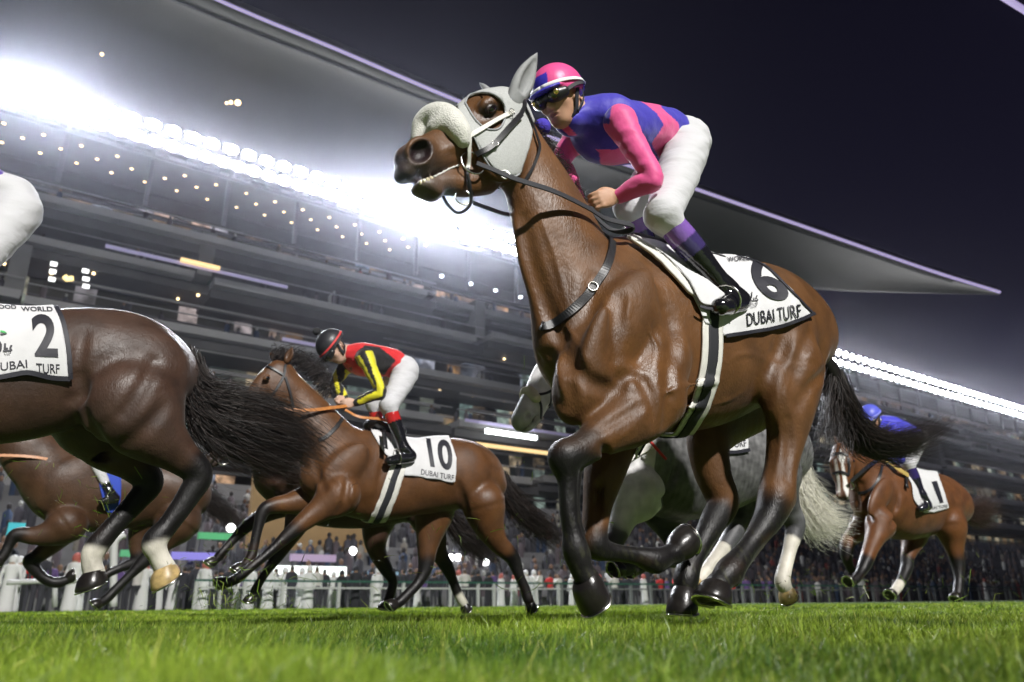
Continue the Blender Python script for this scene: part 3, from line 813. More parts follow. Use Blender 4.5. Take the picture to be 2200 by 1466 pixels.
# ---------------------------------------------------------------- floodlights
flood_e = mat('floodlight_lens', (1, 1, 1), emit=(.97, .98, 1.0), estr=80); houses = mat('floodlight_housing', (.10, .10, .11), rough=.5, metal=.6)
def floodlight():
    o = tag(bpy.data.objects.new('floodlight', None), None, 'floodlight', 'floodlights along the top of the grandstand'); COL.objects.link(o)
    V_ = [(x * s_, y, z * s_) for y, s_ in ((-.5, .55), (.25, 1)) for x, z in ((-.62, -.42), (.62, -.42), (.62, .42), (-.62, .42))]
    F_ = [(0, 1, 2, 3), (0, 4, 5, 1), (1, 5, 6, 2), (2, 6, 7, 3), (3, 7, 4, 0)]; mesh_obj('housing', V_, F_, houses, o, smooth=False)
    n = 16; V_ = [(.55 * math.cos(t), .28, .38 * math.sin(t)) for t in np.linspace(0, 2 * math.pi, n + 1)[:-1]] + [(0, .36, 0)]; F_ = [(i, (i + 1) % n, n) for i in range(n)]; mesh_obj('lens', V_, F_, flood_e, o)
    V_ = [(x, y, z) for z in (-1.1, -.42) for x, y in ((-.08, -.2), (.08, -.2), (.08, -.05), (-.08, -.05))]; mesh_obj('bracket', V_, [(0, 3, 2, 1), (4, 5, 6, 7), (0, 1, 5, 4), (1, 2, 6, 5), (2, 3, 7, 6), (3, 0, 4, 7)], houses, o, smooth=False)
    return o
protoL = floodlight(); protoL_used = False
hd = math.atan2(FB.F[1], FB.F[0])
def put_flood(a, l, z, label, pitch=-.45):
    global protoL_used
    if not protoL_used: r_ = protoL; protoL_used = True
    else:
        r_ = protoL.copy(); COL.objects.link(r_)
        for ch in list(protoL.children): c = ch.copy(); COL.objects.link(c); c.parent = r_
    p = FB.world([(a, l, z)])[0]; r_.location = p; r_.rotation_euler = (pitch, 0, hd); r_['label'] = label
lab1 = 'floodlight in the upper row above the left part of the grandstand'; lab2 = 'floodlight in the lower row above the left part of the grandstand'
lab3 = 'floodlight in the upper row on top of the distant right-hand stand'; lab4 = 'floodlight in the lower row on top of the distant right-hand stand'
for a in np.arange(47, -4, -1.5): put_flood(a, 3.0, 36.1, lab1)
for a in np.arange(46.5, -4, -1.3): put_flood(a, 2.4, 35.1, lab2)
for a in np.arange(-46, -150, -1.75): put_flood(a, 2.0, 35.0 - .0, lab3)
for a in np.arange(-46, -150, -1.75): put_flood(a, 2.0, 33.4, lab4)
fb = NB(); fbox(fb, 50, -5, 1.6, 1.9, 33.9, 34.2); fbox(fb, -44, -160, 1.0, 1.3, 32.4, 32.6); fbox(fb, -44, -160, 1.0, 1.3, 34.1, 34.25)
for a in list(np.arange(48, -5, -6)) + list(np.arange(-46, -160, -6)): fbox(fb, a, a - .3, .9, 1.2, 30, 36)
tag(fobj('floodlight_gantry', fb, houses), 'steel gantry carrying the floodlights along the top of the grandstand', 'gantry')
for a in np.arange(47.5, -3.2, -2.3):
    pw = 2.6 + 17 * math.exp(-((a - 13.5) / 5.5) ** 2) + 13 * math.exp(-((a - 44.5) / 4.0) ** 2)
    d_ = bpy.data.lights.new('floodlight_beam', 'SPOT'); d_.energy = pw * 1000; d_.spot_size = math.radians(98); d_.spot_blend = .6; d_.shadow_soft_size = 1.0; d_.color = (.88, .92, 1.0)
    o = bpy.data.objects.new('floodlight_beam', d_); COL.objects.link(o); p = FB.world([(a, 4.2, 35.0)])[0]; o.location = p; aim(o, np.array([0, 4, -8]) - p)
# ---------------------------------------------------------------- rails and near spectators
white_p = mat('white_rail_plastic', (.50, .51, .50), rough=.45); grey_p = mat('dim_grey_rail', (.16, .17, .17), rough=.6); green_p = mat('green_rail_paint', (.02, .10, .07), rough=.5)
FR = Frame(31)
for k_, (a0, a1) in enumerate(((14.6, -3), (-3, -26), (-26, -70))):
    o = tag(bpy.data.objects.new('rail_fence', None), ['green-topped white picket fence behind the horses at the left', 'green-topped white picket fence behind the horses in the middle', 'green-topped white picket fence at the far right in front of the crowd'][k_], 'fence', 'fence sections along the track'); COL.objects.link(o)
    fb = NB(); fbox(fb, a0, a1, -.05, .05, 1.02, 1.10, FR); fobj('top_rail', fb, green_p, o)
    wp = white_p if k_ == 0 else grey_p  # fences beyond the left one get the dimmer grey
    fb = NB(); fbox(fb, a0, a1, -.03, .03, .76, .83, FR); fobj('middle_rail', fb, wp, o)
    a = a0; cnt = 0
    while a > a1 and cnt < 95:
        fb = NB(); fbox(fb, a, a - .12, -.06, .06, 0, 1.02, FR); fobj('post', fb, wp, o); a -= rs.choice([.9, 1.5, 2.4]); cnt += 1
fb = NB()
def tubeobj(name, pts, r_, m, parent=None): v, f = sweep(catmull(np.array(pts), 24) if len(pts) > 2 else np.array(pts), r_, 8); return mesh_obj(name, v, f, m, parent)
fq = lambda x, y, l=0, fr=FR: fr.world([fr(x, y, l) + np.array([fr.a0 * 0, 0, 0])])[0]
rl = tag(bpy.data.objects.new('running_rail', None), 'white bent-topped barrier standing at the far left behind the white-robed spectators', 'barrier'); COL.objects.link(rl)
FQ = Frame(26); FQ.a0 = 0
tubeobj('rail', [fq(14, 1252, 0, FQ), fq(60, 1250, 0, FQ), fq(96, 1250, 0, FQ), fq(112, 1257, 0, FQ)], .07, white_p, rl)
tubeobj('post', [fq(118, 1256, 0, FQ), fq(118, 1305, 0, FQ)], .07, white_p, rl)
tubeobj('rail', [fq(124, 1257, 0, FQ), fq(170, 1247, 0, FQ), fq(215, 1238, 0, FQ)], .06, white_p, rl)
gp = tag(bpy.data.objects.new('running_rail', None), 'tall white gooseneck post of the running rail between the legs of the number 2 horse', 'post'); COL.objects.link(gp)
FQ2 = Frame(13); FQ2.a0 = 0
tubeobj('post', [fq(244, 1304, 0, FQ2), fq(244, 1230, 0, FQ2), fq(245, 1180, 0, FQ2), fq(250, 1160, 0, FQ2), fq(268, 1149, 0, FQ2)], .055, white_p, gp)

SPV = {}
def spectator(kind, vox=.045):
    """robe or trousers figure, one mesh; head, shoulders, arms"""
    robe, head, pose = kind
    B = Sdf(); B.ell((0, 0, 1.60), (.10, .085, .125)); B.cone((0, 0, 1.42), (0, 0, 1.52), .06, .06, k=.03)
    B.tube([(0, 0, 1.36, .15, 1.35), (0, 0, 1.1, .15, 1.15), (0, 0, .9, .16, 1.15)], k=.05)
    if robe: B.tube([(0, 0, .9, .17, 1.1), (0, 0, .5, .19, 1.1), (0, 0, .08, .22, 1.1)], k=.05); B.ell((-.02, 0, 1.58), (.14, .13, .17), k=.02)
    else:
        for sg in (1, -1): B.tube([(0, .09 * sg, .9, .095), (.02, .10 * sg, .5, .075), (0, .11 * sg, .06, .06)], k=.03); B.ell((.06, .11 * sg, .04), (.13, .05, .045), k=.02)
    for sg in (1, -1):
        if pose == 'down': B.tube([(0, .20 * sg, 1.38, .06), (0, .27 * sg, 1.12, .05), (.08, .27 * sg, .86, .04)], k=.03); B.ell((.1, .27 * sg, .80), (.04, .03, .06), k=.02)
        else: B.tube([(0, .20 * sg, 1.38, .06), (.10, .28 * sg, 1.18, .05), (.26, .10 * sg, 1.42, .04)], k=.03); B.ell((.29, .08 * sg, 1.46), (.05, .03, .04), k=.02)
    V_, F_ = B.mesh(vox * .6, smooth=1)
    C_ = np.tile(robe or (.04, .04, .05), (len(V_), 1)) * 1.0
    up_ = V_[:, 2] > .92
    if not robe: C_[up_ & (V_[:, 2] < 1.47)] = head[1]
    C_[V_[:, 2] > 1.47] = (.38, .22, .14)
    hm = (V_[:, 2] > 1.66) | ((V_[:, 0] < -.02) & (V_[:, 2] > 1.50)) | ((np.abs(V_[:, 1]) > .09) & (V_[:, 2] > 1.44)); C_[hm] = head[0]
    me_o = mesh_obj('person', V_, F_, mat('spectator_clothes', attr=True, rough=.85), colors=C_); return me_o
kinds = {'white-robed spectator with a white headscarf': ((.74, .74, .74), ((.72, .72, .72), None), 'down'),
         'white-robed spectator with a red-checked headscarf': ((.74, .74, .74), ((.45, .12, .10), None), 'down'),
         'spectator in a black robe and scarf': ((.02, .02, .025), ((.02, .02, .025), None), 'down'),
         'spectator in a red top and dark trousers': (None, ((.05, .03, .02), (.55, .03, .03)), 'up'),
         'spectator in a dark suit': (None, ((.03, .025, .02), (.03, .03, .04)), 'down'),
         'spectator in a pale shirt and dark trousers': (None, ((.10, .07, .05), (.60, .58, .55)), 'up'),
         'spectator in a purple jacket': (None, ((.03, .025, .02), (.12, .07, .22)), 'down')}
names = list(kinds)
plan = [(12, 28, 0), (24, 28.5, 0), (62, 29, 3), (75, 28.4, 4), (150, 28.6, 1), (162, 29.4, 0), (190, 30, 5), (40, 33, 2), (95, 34, 6), (130, 36, 4)]
r3 = np.random.default_rng(21)
for x in np.arange(215, 2230, 17): plan.append((x + r3.uniform(-6, 6), r3.uniform(32, 37) if x < 1700 else r3.uniform(32.2, 40), int(r3.choice(7, p=[.18, .07, .20, .07, .26, .12, .10]))))
plan2 = list(plan); protoP = {}
where = lambda x: ('at the far left' if x < 110 else 'between the number 2 horse legs' if x < 440 else 'behind the number 10 horse' if x < 1150 else 'behind the nearest horse' if x < 1780 else 'at the far right')
for x, W_, k in plan2:
    F1_ = Frame(W_); F1_.a0 = 0; p = F1_.world([F1_(x, 1292, 0)])[0]; p[2] = 0
    if k not in protoP: o = protoP[k] = spectator(kinds[names[k]])
    else: o = protoP[k].copy(); COL.objects.link(o)
    o.location = p; o.rotation_euler = (0, 0, hd + math.pi * .5 * -1 + r3.uniform(-.9, .9)); s_ = r3.uniform(.94, 1.06); o.scale = (s_, s_, s_)
    tag(o, names[k] + ', ' + where(x), 'person', 'spectators along the rail')
# screens, marquee and lamps behind the fence
def led(px0, px1, py, W_, h, col, st, label, name='led_board', cat='screen'):
    F1_ = Frame(W_); F1_.a0 = 0; A, B = F1_(px0, py, 0), F1_(px1, py, 0); fb = NB(); z = A[2]
    m_ = mat('led_%d_%d_%d' % tuple(int(100 * c) for c in col), col, emit=col, estr=st)
    fbox(fb, A[0], B[0], -.15, .15, z - h / 2, z + h / 2, F1_); o = fobj(name, fb, m_)
    for q0 in (A[0] - .2, B[0] + .2): fb = NB(); fbox(fb, q0 - .1, q0 + .1, -.1, .1, 0, z, F1_); fobj('leg', fb, houses, o); tag(o, label, cat); return o
led(426, 505, 1151, 40, .32, (.08, .40, .16), .4, 'narrow green glowing board above the crowd, below the tan wall')
led(258, 290, 1189, 39.5, .3, (.08, .35, .16), .5, 'short dark green board left of the purple one')
led(368, 468, 1194, 39, .34, (.25, .22, .70), .45, 'purple and blue glowing board behind the legs of the number 10 horse')
led(624, 720, 1198, 40, .36, (.40, .30, .45), .35, 'pink and mauve glowing board right of the purple one')
led(758, 872, 1236, 41, .42, (.22, .36, .46), .5, 'pale blue glowing board low behind the fence')
led(15, 52, 1142, 38, .7, (.04, .42, .50), .5, 'small turquoise screen at the far left')
led(1690, 1735, 1217, 58, .9, (.45, .60, .60), 1.0, 'pale screen left of the row behind the grey horse tail')
led(1745, 1812, 1226, 60, 1.0, (.40, .60, .55), 1.0, 'pale screen right of the row behind the grey horse tail')
mq = led(575, 742, 1228, 37, .55, (.85, .92, .88), 1.6, 'long white lit marquee roof behind the number 10 horse', 'marquee', 'marquee')
led(560, 690, 1250, 35, .45, (.55, .55, .55), .15, 'white trackside barrier board behind the number 10 horse', 'barrier_board', 'board')  # no lamp: a little emission is added to brighten the board
lampb = mat('white_track_lamp', (1, 1, 1), emit=(1, 1, 1), estr=14)
for x, y, W_ in ((969, 1198, 44), (984, 1198, 44), (994, 1224, 44), (1007, 1219, 44), (1036, 1209, 44), (1044, 1208, 44), (1653, 1168, 60), (1681, 1173, 60), (1717, 1192, 60), (1731, 1191, 60), (1773, 1194, 60), (1874, 1221, 60), (360 + 136, 1134, 40), (758, 1184, 42)):
    F1_ = Frame(W_); F1_.a0 = 0; q = F1_(x, y, 0); c = F1_.world([q])[0]; S = Sdf(); S.ell((0, 0, 0), (.22,) * 3); v, f = S.mesh(.06); o = mesh_obj('lamp', v + c, f, lampb)
    v, f = sweep([c - np.array([0, 0, c[2]]), c - np.array([0, 0, .2])], .06, 6); mesh_obj('pole', v, f, houses, o)
    tag(o, 'small white lamp on a pole, ' + ('behind the tail of the number 10 horse' if 900 < x < 1100 else 'behind the grey horse' if x > 1600 else 'behind the number 10 horse'), 'lamp', 'small white lamps among the crowd')
# ---------------------------------------------------------------- haze
hz = NB(); hz = ([], [])
for z in (-1.0, 60.0):
    for x, y in ((-420, -12), (620, -12), (620, 480), (-420, 480)): hz[0].append((x, y, z))
hz[1].extend([(0, 3, 2, 1), (4, 5, 6, 7), (0, 1, 5, 4), (1, 2, 6, 5), (2, 3, 7, 6), (3, 0, 4, 7)])
hm_ = bpy.data.materials.new('night_haze'); hm_.use_nodes = True; t_ = hm_.node_tree; t_.nodes.remove(t_.nodes['Principled BSDF'])
pv = t_.nodes.new('ShaderNodeVolumePrincipled'); pv.inputs['Color'].default_value = (.84, .85, 1, 1); pv.inputs['Density'].default_value = .00058; pv.inputs['Anisotropy'].default_value = .945  # haze added to give the lens bloom round the lamps
t_.links.new(pv.outputs[0], t_.nodes['Material Output'].inputs['Volume'])
hzo = mesh_obj('haze', hz[0], hz[1], hm_, smooth=False); tag(hzo, 'night haze added for the bloom round the floodlights', 'haze', kind='stuff')
scn.cycles.volume_bounces = 0
# ================================================================ THE NEAREST HORSE (number 6) AND ITS TACK
fr6 = Frame(solveW(1335, 500, 1.62), ref=(1500, 1330))
h6 = fr6.root('racehorse', label='nearest bay racehorse, in a pale blinker hood and sheepskin noseband', cat='horse', group='racehorses galloping along the turf')
R = HorseRig(fr6)
# trunk
R.tube([(1245, 765, 78, 0, .95), (1300, 728, 172, 0, .72), (1385, 730, 198, 0, .64), (1475, 736, 188, 0, .68), (1560, 727, 162, 0, .76), (1630, 705, 140, 0, .86), (1678, 712, 112, 0, .95), (1712, 735, 72, 0, 1.2)], k=.05)
# withers / croup ridge
R.tube([(1330, 553, 40), (1400, 574, 42), (1500, 592, 40), (1600, 616, 40), (1665, 640, 46), (1722, 690, 38)], k=.10)
# neck
neck6 = R.tube([(1103, 275, 48, 0, .75), (1125, 330, 66, 0, .62), (1165, 420, 90, 0, .60), (1205, 520, 112, 0, .60), (1245, 620, 122, 0, .68), (1290, 690, 130, 0, .8)], k=.06)
R.tube([(1118, 480, 14, .0), (1134, 560, 24, .0), (1165, 650, 30, .0), (1190, 740, 40, .0)], k=.05)     # windpipe
# chest muscles (both sides)
for sg in (1, -1):
    R.blob(1255, 800, .13 * sg, 120, 62, 66, (1225, 900, .10 * sg), k=.03)     # pectoral
    R.blob(1325, 830, .15 * sg, 60, 60, 60, k=.05)
    R.blob(1345, 690, .20 * sg, 150, 40, 70, (1265, 830, .17 * sg), k=.035)    # shoulder
    R.blob(1420, 790, .21 * sg, 110, 42, 70, (1370, 880, .20 * sg), k=.03)     # triceps
    R.blob(1270, 745, .20 * sg, 100, 24, 30, (1235, 830, .16 * sg), k=.03)
    R.blob(1668, 695, .17 * sg, 115, 60, 82, (1705, 785, .19 * sg), k=.05)     # gluteals
    R.blob(1733, 750, .12 * sg, 90, 45, 38, (1728, 860, .13 * sg), k=.04)      # hamstring
    R.blob(1640, 640, .20 * sg, 36, 22, 26, k=.04)                             # point of hip
# near fore, knee raised
legs6 = {}
legs6['nf'] = R.tube([(1405, 850, 78, .19, .8), (1365, 892, 66, .19, .8), (1310, 925, 50, .18, .9), (1262, 958, 38, .17), (1217, 986, 36, .16), (1219, 1030, 23, .16), (1222, 1100, 20, .16), (1230, 1150, 22, .16), (1236, 1182, 29, .16), (1249, 1222, 25, .16), (1266, 1252, 28, .16)], k=.035)
# far fore, folded back
legs6['ff'] = R.tube([(1340, 880, 70, -.17, .8), (1320, 945, 54, -.16, .85), (1300, 1010, 45, -.15), (1284, 1085, 32, -.15), (1277, 1150, 28, -.14), (1283, 1176, 27, -.14), (1320, 1187, 19, -.13), (1365, 1194, 19, -.12), (1404, 1204, 27, -.11), (1432, 1195, 22, -.11), (1450, 1188, 24, -.11)], k=.03)
# near hind
legs6['nh'] = R.tube([(1696, 790, 86, .19, .75), (1696, 865, 64, .19, .75), (1690, 930, 46, .18, .85), (1678, 1000, 34, .17), (1668, 1060, 38, .17), (1650, 1115, 31, .16), (1612, 1168, 21, .15), (1585, 1205, 25, .15), (1567, 1228, 30, .15), (1550, 1248, 25, .15), (1543, 1258, 28, .15)], k=.045)
R.tube([(1698, 985, 14, .17), (1694, 1040, 15, .17), (1692, 1076, 17, .17), (1668, 1100, 18, .17)], k=.03)
# far hind
legs6['fh'] = R.tube([(1610, 850, 80, -.16, .75), (1545, 900, 66, -.17, .75), (1522, 950, 50, -.17, .85), (1532, 1020, 39, -.17), (1552, 1078, 34, -.16), (1530, 1125, 28, -.16), (1500, 1180, 21, -.16), (1480, 1220, 25, -.16), (1474, 1245, 27, -.16), (1472, 1268, 24, -.16)], k=.045)
R.tube([(1552, 1010, 12, -.17), (1566, 1050, 14, -.17), (1573, 1082, 16, -.17), (1550, 1110, 17, -.17)], k=.03)
# stifle folds
R.blob(1668, 850, .21, 90, 32, 46, (1690, 930, .2), k=.04)
# knees, fetlocks, tendons
for la, kx, ky, r_ in ((.16, 1214, 980, 39), (-.14, 1276, 1168, 31)):
    R.blob(kx, ky, la, r_, r_ * .85, r_ * .9, k=.02)
R.blob(1250, 985, .16, 16, 12, 18, k=.02); R.blob(1247, 1192, .16, 20, 18, 22, k=.02); R.blob(1408, 1210, -.11, 20, 18, 20, k=.02)
R.blob(1572, 1240, .15, 22, 17, 18, k=.02); R.blob(1480, 1236, -.16, 20, 17, 20, k=.02)
R.tube([(1243, 1010, 9, .16), (1238, 1090, 9, .16), (1250, 1165, 10, .16)], k=.012)
R.tube([(1674, 1115, 9, .15), (1632, 1172, 9, .15), (1590, 1225, 10, .15)], k=.012)
R.tube([(1545, 1130, 9, -.16), (1515, 1185, 9, -.16), (1490, 1225, 9, -.16)], k=.012)
# head
R0 = HorseRig(fr6)                                     # the head alone, also the form the hood is cut from
head6 = R0.line([(1085, 245, 54, 0, .78), (1052, 262, 64, 0, .72), (1018, 292, 66, 0, .66), (975, 318, 56, 0, .70), (935, 333, 49, 0, .76), (902, 340, 40, 0, .95)])
R0.S.tube(head6, k=.03)
R0.blob(1072, 325, .0, 78, 50, 66, (1050, 370, 0), k=.06)        # cheeks
for sg in (1, -1):
    R0.blob(1074, 335, .075 * sg, 66, 20, 56, (1056, 385, .075 * sg), k=.04)
    R0.blob(1052, 222, .090 * sg, 34, 16, 18, (1030, 236, .088 * sg), k=.025)   # brow
    R0.blob(1000, 300, .066 * sg, 60, 8, 10, (960, 322, .06 * sg), k=.03)      # facial crest
for ops in R0.S.ops: R.S.ops.append(ops)
R.blob(884, 350, 0, 30, 40, 40, (872, 376, 0), k=.03); R.blob(868, 374, 0, 20, 30, 20, k=.03)                          # upper lip
R.tube([(1040, 384, 36, 0, .9), (1000, 396, 28, 0, .95), (955, 396, 24, 0, 1.1), (925, 400, 22, 0, 1.2)], k=.03)   # lower jaw
R.blob(910, 404, 0, 28, 32, 19, (886, 398, 0), k=.02); R.blob(930, 416, 0, 20, 26, 16, k=.02)                         # lower lip
R.S.ell(fr6(915, 385, 0), (.085, .14, .0035), np.array(fr6(985, 352, 0)) - np.array(fr6(868, 399, 0)), k=.012, sub=True)
for sg in (1, -1):
    R.blob(902, 322, .060 * sg, 38, 16, 28, (884, 342, .062 * sg), k=.03)    # nostril rim
    R.blob(905, 324, .078 * sg, 32, 26, 22, (890, 338, .082 * sg), k=.012, sub=True)
# grooves and folds of the moving muscles
CR = lambda rows, r, depth=.5, k=.03, **kw: _crease(R, rows, r, depth, k, **kw)
CR([(1122, 470), (1140, 560), (1172, 650), (1200, 720), (1220, 790), (1223, 838), (1220, 872), (1232, 915)], 13, .6, .035)
CR([(1180, 760), (1186, 820), (1200, 870)], 10, .5, .03)
CR([(1236, 785), (1264, 815), (1300, 832), (1326, 830), (1334, 810)], 13, .65, .03)
CR([(1334, 812), (1360, 806), (1383, 822), (1401, 863), (1408, 912)], 9, .5, .03)
CR([(1447, 760), (1438, 800), (1440, 860), (1433, 905)], 12, .5, .035)
CR([(1400, 560), (1420, 620), (1440, 690), (1447, 750)], 12, .4, .05)
CR([(1280, 600), (1262, 660), (1236, 730), (1230, 780)], 12, .45, .05)
CR([(1330, 640), (1322, 700), (1318, 770)], 9, .4, .05)
CR([(1686, 710), (1678, 750), (1664, 776), (1652, 817), (1644, 862)], 14, .6, .035)
CR([(1740, 718), (1726, 752), (1712, 795)], 10, .45, .03)
CR([(1770, 800), (1745, 828), (1715, 870)], 10, .45, .03)
CR([(1694, 900), (1698, 960), (1692, 1030)], 8, .5, .02)
CR([(1380, 870), (1330, 900), (1290, 925)], 7, .5, .02, mirror=False)
CR([(1296, 960), (1290, 1040), (1284, 1120)], 7, .5, .02, mirror=False)
for rows in ([(1215, 700), (1240, 735), (1262, 770)], [(1395, 700), (1410, 750), (1402, 800)], [(1455, 880), (1500, 868), (1560, 862), (1600, 840)], [(1700, 800), (1688, 850), (1700, 900)], [(1222, 1010), (1214, 1060), (1222, 1120)], [(1150, 420), (1172, 500), (1200, 560)], [(1730, 640), (1700, 660), (1690, 700)], [(1330, 590), (1352, 640), (1348, 690), (1372, 740)], [(1290, 700), (1310, 745), (1300, 790)], [(1420, 850), (1470, 830), (1540, 820)], [(1378, 900), (1340, 935), (1300, 960)], [(1672, 900), (1676, 960), (1660, 1040)], [(1560, 780), (1600, 760), (1640, 770)], [(1170, 480), (1195, 560), (1215, 650)], [(970, 345), (1000, 330), (1020, 300)], [(1240, 905), (1255, 860), (1262, 835)]):
    CR(rows, 4, .45, .012, add=True, mirror=False)
V, F = R.S.mesh(.0075, smooth=2)
# veins and tendons as fine relief on the skin
Nrm = None
mk = [(legs6['nf'][4:], BLACK, .10), (legs6['ff'][5:], BLACK, .05), (legs6['nh'][5:], BLACK, .09), (legs6['fh'][5:], BLACK, .09)]
mk = [([(x, y, z, r * 1.35 + .02) for x, y, z, r, q in L], c, s_) for L, c, s_ in mk]
mk.append(([R.p(1262, 958, .17, 28), R.p(1217, 1000, .16, 45), R.p(1222, 1100, .16, 45), R.p(1260, 1250, .16, 50)], BLACK, .05))
mk.append(([R.p(905, 350, 0, 42), R.p(872, 372, 0, 46)], MUZ, .09))
mk.append(([R.p(950, 402, 0, 24), R.p(900, 402, 0, 30)], (.12, .09, .075), .06))
for sg in (1, -1):
    mk.append(([R.p(910, 322, .055 * sg, 21), R.p(900, 330, .055 * sg, 21)], (.012, .004, .005), .02))
    mk.append(([R.p(1056, 234, .10 * sg, 18), R.p(1050, 238, .10 * sg, 18)], (.022, .014, .010), .03))
for sg in (1, -1): mk.append(([R.p(884, 392, .05 * sg, 5), R.p(925, 384, .065 * sg, 5), R.p(960, 368, .07 * sg, 5), R.p(985, 356, .07 * sg, 5)], (.30, .28, .25), .022))
mk.append(([R.p(1300, 1108, -.13, 3), R.p(1298, 1125, -.13, 2)], (.3, .28, .22), .012))
mk.append(([R.p(1640, 880, 0, 30), R.p(1570, 900, 0, 36)], (.03, .015, .01), .16))  # shade of the belly and groin painted into the coat
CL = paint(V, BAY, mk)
dirt = (np.clip(noise3(V, 70, 12) - .25, 0, 1) * 2 * np.clip(1 - (V[:, 2] - .02) / .5, 0, 1))[:, None]; dirt = np.clip(dirt, 0, .7)
CL = CL * (1 - dirt) + np.array((.045, .046, .022)) * dirt
lt = (1 + .18 * noise3(V, 3.2, 44))[:, None]; CL = CL * lt
CL = CL + np.clip(.12 - np.abs(V[:, 1:2]) , 0, .12) * 0
body6 = mesh_obj('body', V, F, coat, h6, colors=CL)
for nm, A, B, ra, rb in (('nf', (1260, 1244, .16), (1288, 1292, .16), 32, 36), ('ff', (1448, 1188, -.11), (1480, 1174, -.11), 24, 34),
                         ('nh', (1545, 1256, .15), (1536, 1300, .15), 27, 40), ('fh', (1472, 1266, -.16), (1473, 1322, -.16), 25, 33)):
    a = R.p(*A, ra); b = R.p(*B, rb)
    hoof(fr6, a, b, a[3], b[3], hoofm, h6)
# eyes
eyem = mat('horse_eye', (.008, .006, .006), rough=.04, coat=1)
skin6 = Skin(fr6, [(V, F)])
ec, en = skin6.hit(1057, 235)
for sg in (1, -1):
    c = (ec - en * .006) * np.array([1, sg, 1]); d_ = np.array(fr6(1036, 246, .1)) - np.array(fr6(1076, 226, .1)); d_ = d_ * np.array([1, sg, 1])
    S = Sdf(); S.ell(c, (.024, .017, .018), d_); v, f = S.mesh(.003); mesh_obj('eye', v, f, eyem, h6)
    S = Sdf(); S.ell(c, (.031, .018, .024), d_, k=.004); S.ell(c + en * np.array([1, sg, 1]) * .016, (.0225, .02, .0145), d_, k=.006, sub=True)
    v, f = S.mesh(.003); mesh_obj('eyelid', v, f, coat, h6, colors=np.tile((.022, .013, .010), (len(v), 1)))
# front teeth and the foam along the lips
teeth_m = mat('ivory_teeth', (.55, .48, .32), rough=.3)
for i, (tx, ty) in enumerate(((903, 391), (911, 388), (919, 385), (927, 382))):
    p_, n_ = skin6.hit(tx, ty, -.004); S = Sdf(); S.ell(p_, (.009, .008, .010)); v, f = S.mesh(.003); mesh_obj('tooth', v, f, teeth_m, h6)
foam_m = mat('white_foam', (.62, .62, .58), rough=.6, bump=.003, bscale=200)
p_, n_ = skin6.path([(932, 381), (950, 372), (968, 362), (986, 355)], off=.001, n=16); v, f = sweep(p_,   .0034 + .0015 * np.sin(np.arange(16) * 2.3), 6); mesh_obj('foam', v, f, foam_m, h6)
# ears (hooded)
def ear(base, tip, w, m, parent, open_dir, name='ear', thick=.2):
    base = np.array(base); tip = np.array(tip); ax = tip - base; L = np.linalg.norm(ax); ax /= L
    o = np.array(open_dir, float); o -= ax * (o @ ax); o /= np.linalg.norm(o)
    S = Sdf(); at_ = lambda t, k_=0: tuple(base + ax * L * t + o * k_)
    S.tube([(*at_(-.05), w * .85, .6), (*at_(.25), w * 1.12, .55), (*at_(.5), w * 1.02, .5), (*at_(.78), w * .55, .5), (*at_(1.0), .004, .6)], k=.01, ax=tuple(o), n=25)
    S.tube([(*at_(.18, w * .55), w * .5, .7), (*at_(.45, w * .50), w * .62, .7), (*at_(.8, w * .25), w * .22, .7)], k=.01, sub=True, ax=tuple(o), n=12)
    v, f = S.mesh(.004 if L > .18 else .006, smooth=2); return v, f
v1 = ear(fr6(1108, 212, .075), fr6(1154, 114, .13), .044, None, None, (-.2, 1, -.1))
ear_cloth = mat('grey_ear_cloth', (.26, .265, .27), rough=.65, noise=.08, nscale=60)
hood_ear = mesh_obj('hood_ear', *v1, ear_cloth, h6)
v1 = ear(fr6(1062, 215, -.075), fr6(1030, 178, -.16), .034, None, None, (.5, -1, .1)); mesh_obj('hood_ear', *v1, ear_cloth, h6)

def bez(P, n=40): return catmull(P, n)
# tail: black, streaming back
G = lambda rows: np.array([fr6(*r) for r in rows])
tg = [G([(1788, 798, .0), (1814, 848, .02), (1838, 908, .03), (1882, 946, .05), (1950, 942, .05), (2035, 896, .05)]),
      G([(1790, 803, .0), (1808, 862, .02), (1842, 927, .0), (1900, 955, .0), (1965, 948, .0), (2045, 905, .0)]),
      G([(1788, 810, .0), (1802, 882, .0), (1832, 946, -.04), (1890, 974, -.05), (1950, 970, -.05), (2010, 940, -.05)])]
V1, F1 = strands(None, tg, 2400, .0017, .014, 5, wob=.028, lens=(.55, 1.0), tipspread=.034, segs=16)
tg2 = [G([(1785, 806, .0), (1765, 870, 0), (1750, 930, 0), (1735, 985, .02)]), G([(1790, 815, 0), (1790, 890, 0), (1790, 950, 0), (1770, 1000, 0)]), G([(1795, 810, 0), (1820, 900, 0), (1840, 960, 0), (1850, 1000, -.05)])]
V2, F2 = strands(None, tg2, 260, .0015, .022, 6, wob=.03, lens=(.4, 1.0), tipspread=.04, segs=16)
S = Sdf(); S.tube([(*fr6(1762, 765), .045), (*fr6(1790, 808), .045), (*fr6(1810, 855), .036), (*fr6(1838, 908), .026), (*fr6(1875, 940), .014)])
V3, F3 = S.mesh(.01)
Vt = np.vstack([V1, V2]); Ft = np.vstack([F1, F2 + len(V1)])
dock = mesh_obj('tail', Vt, Ft, hair, h6, colors=haircol(Vt, (.006, .005, .005), (.03, .02, .016), per=48))
mesh_obj('dock', V3, F3, hair, dock, colors=np.tile((.008, .006, .006), (len(V3), 1)))
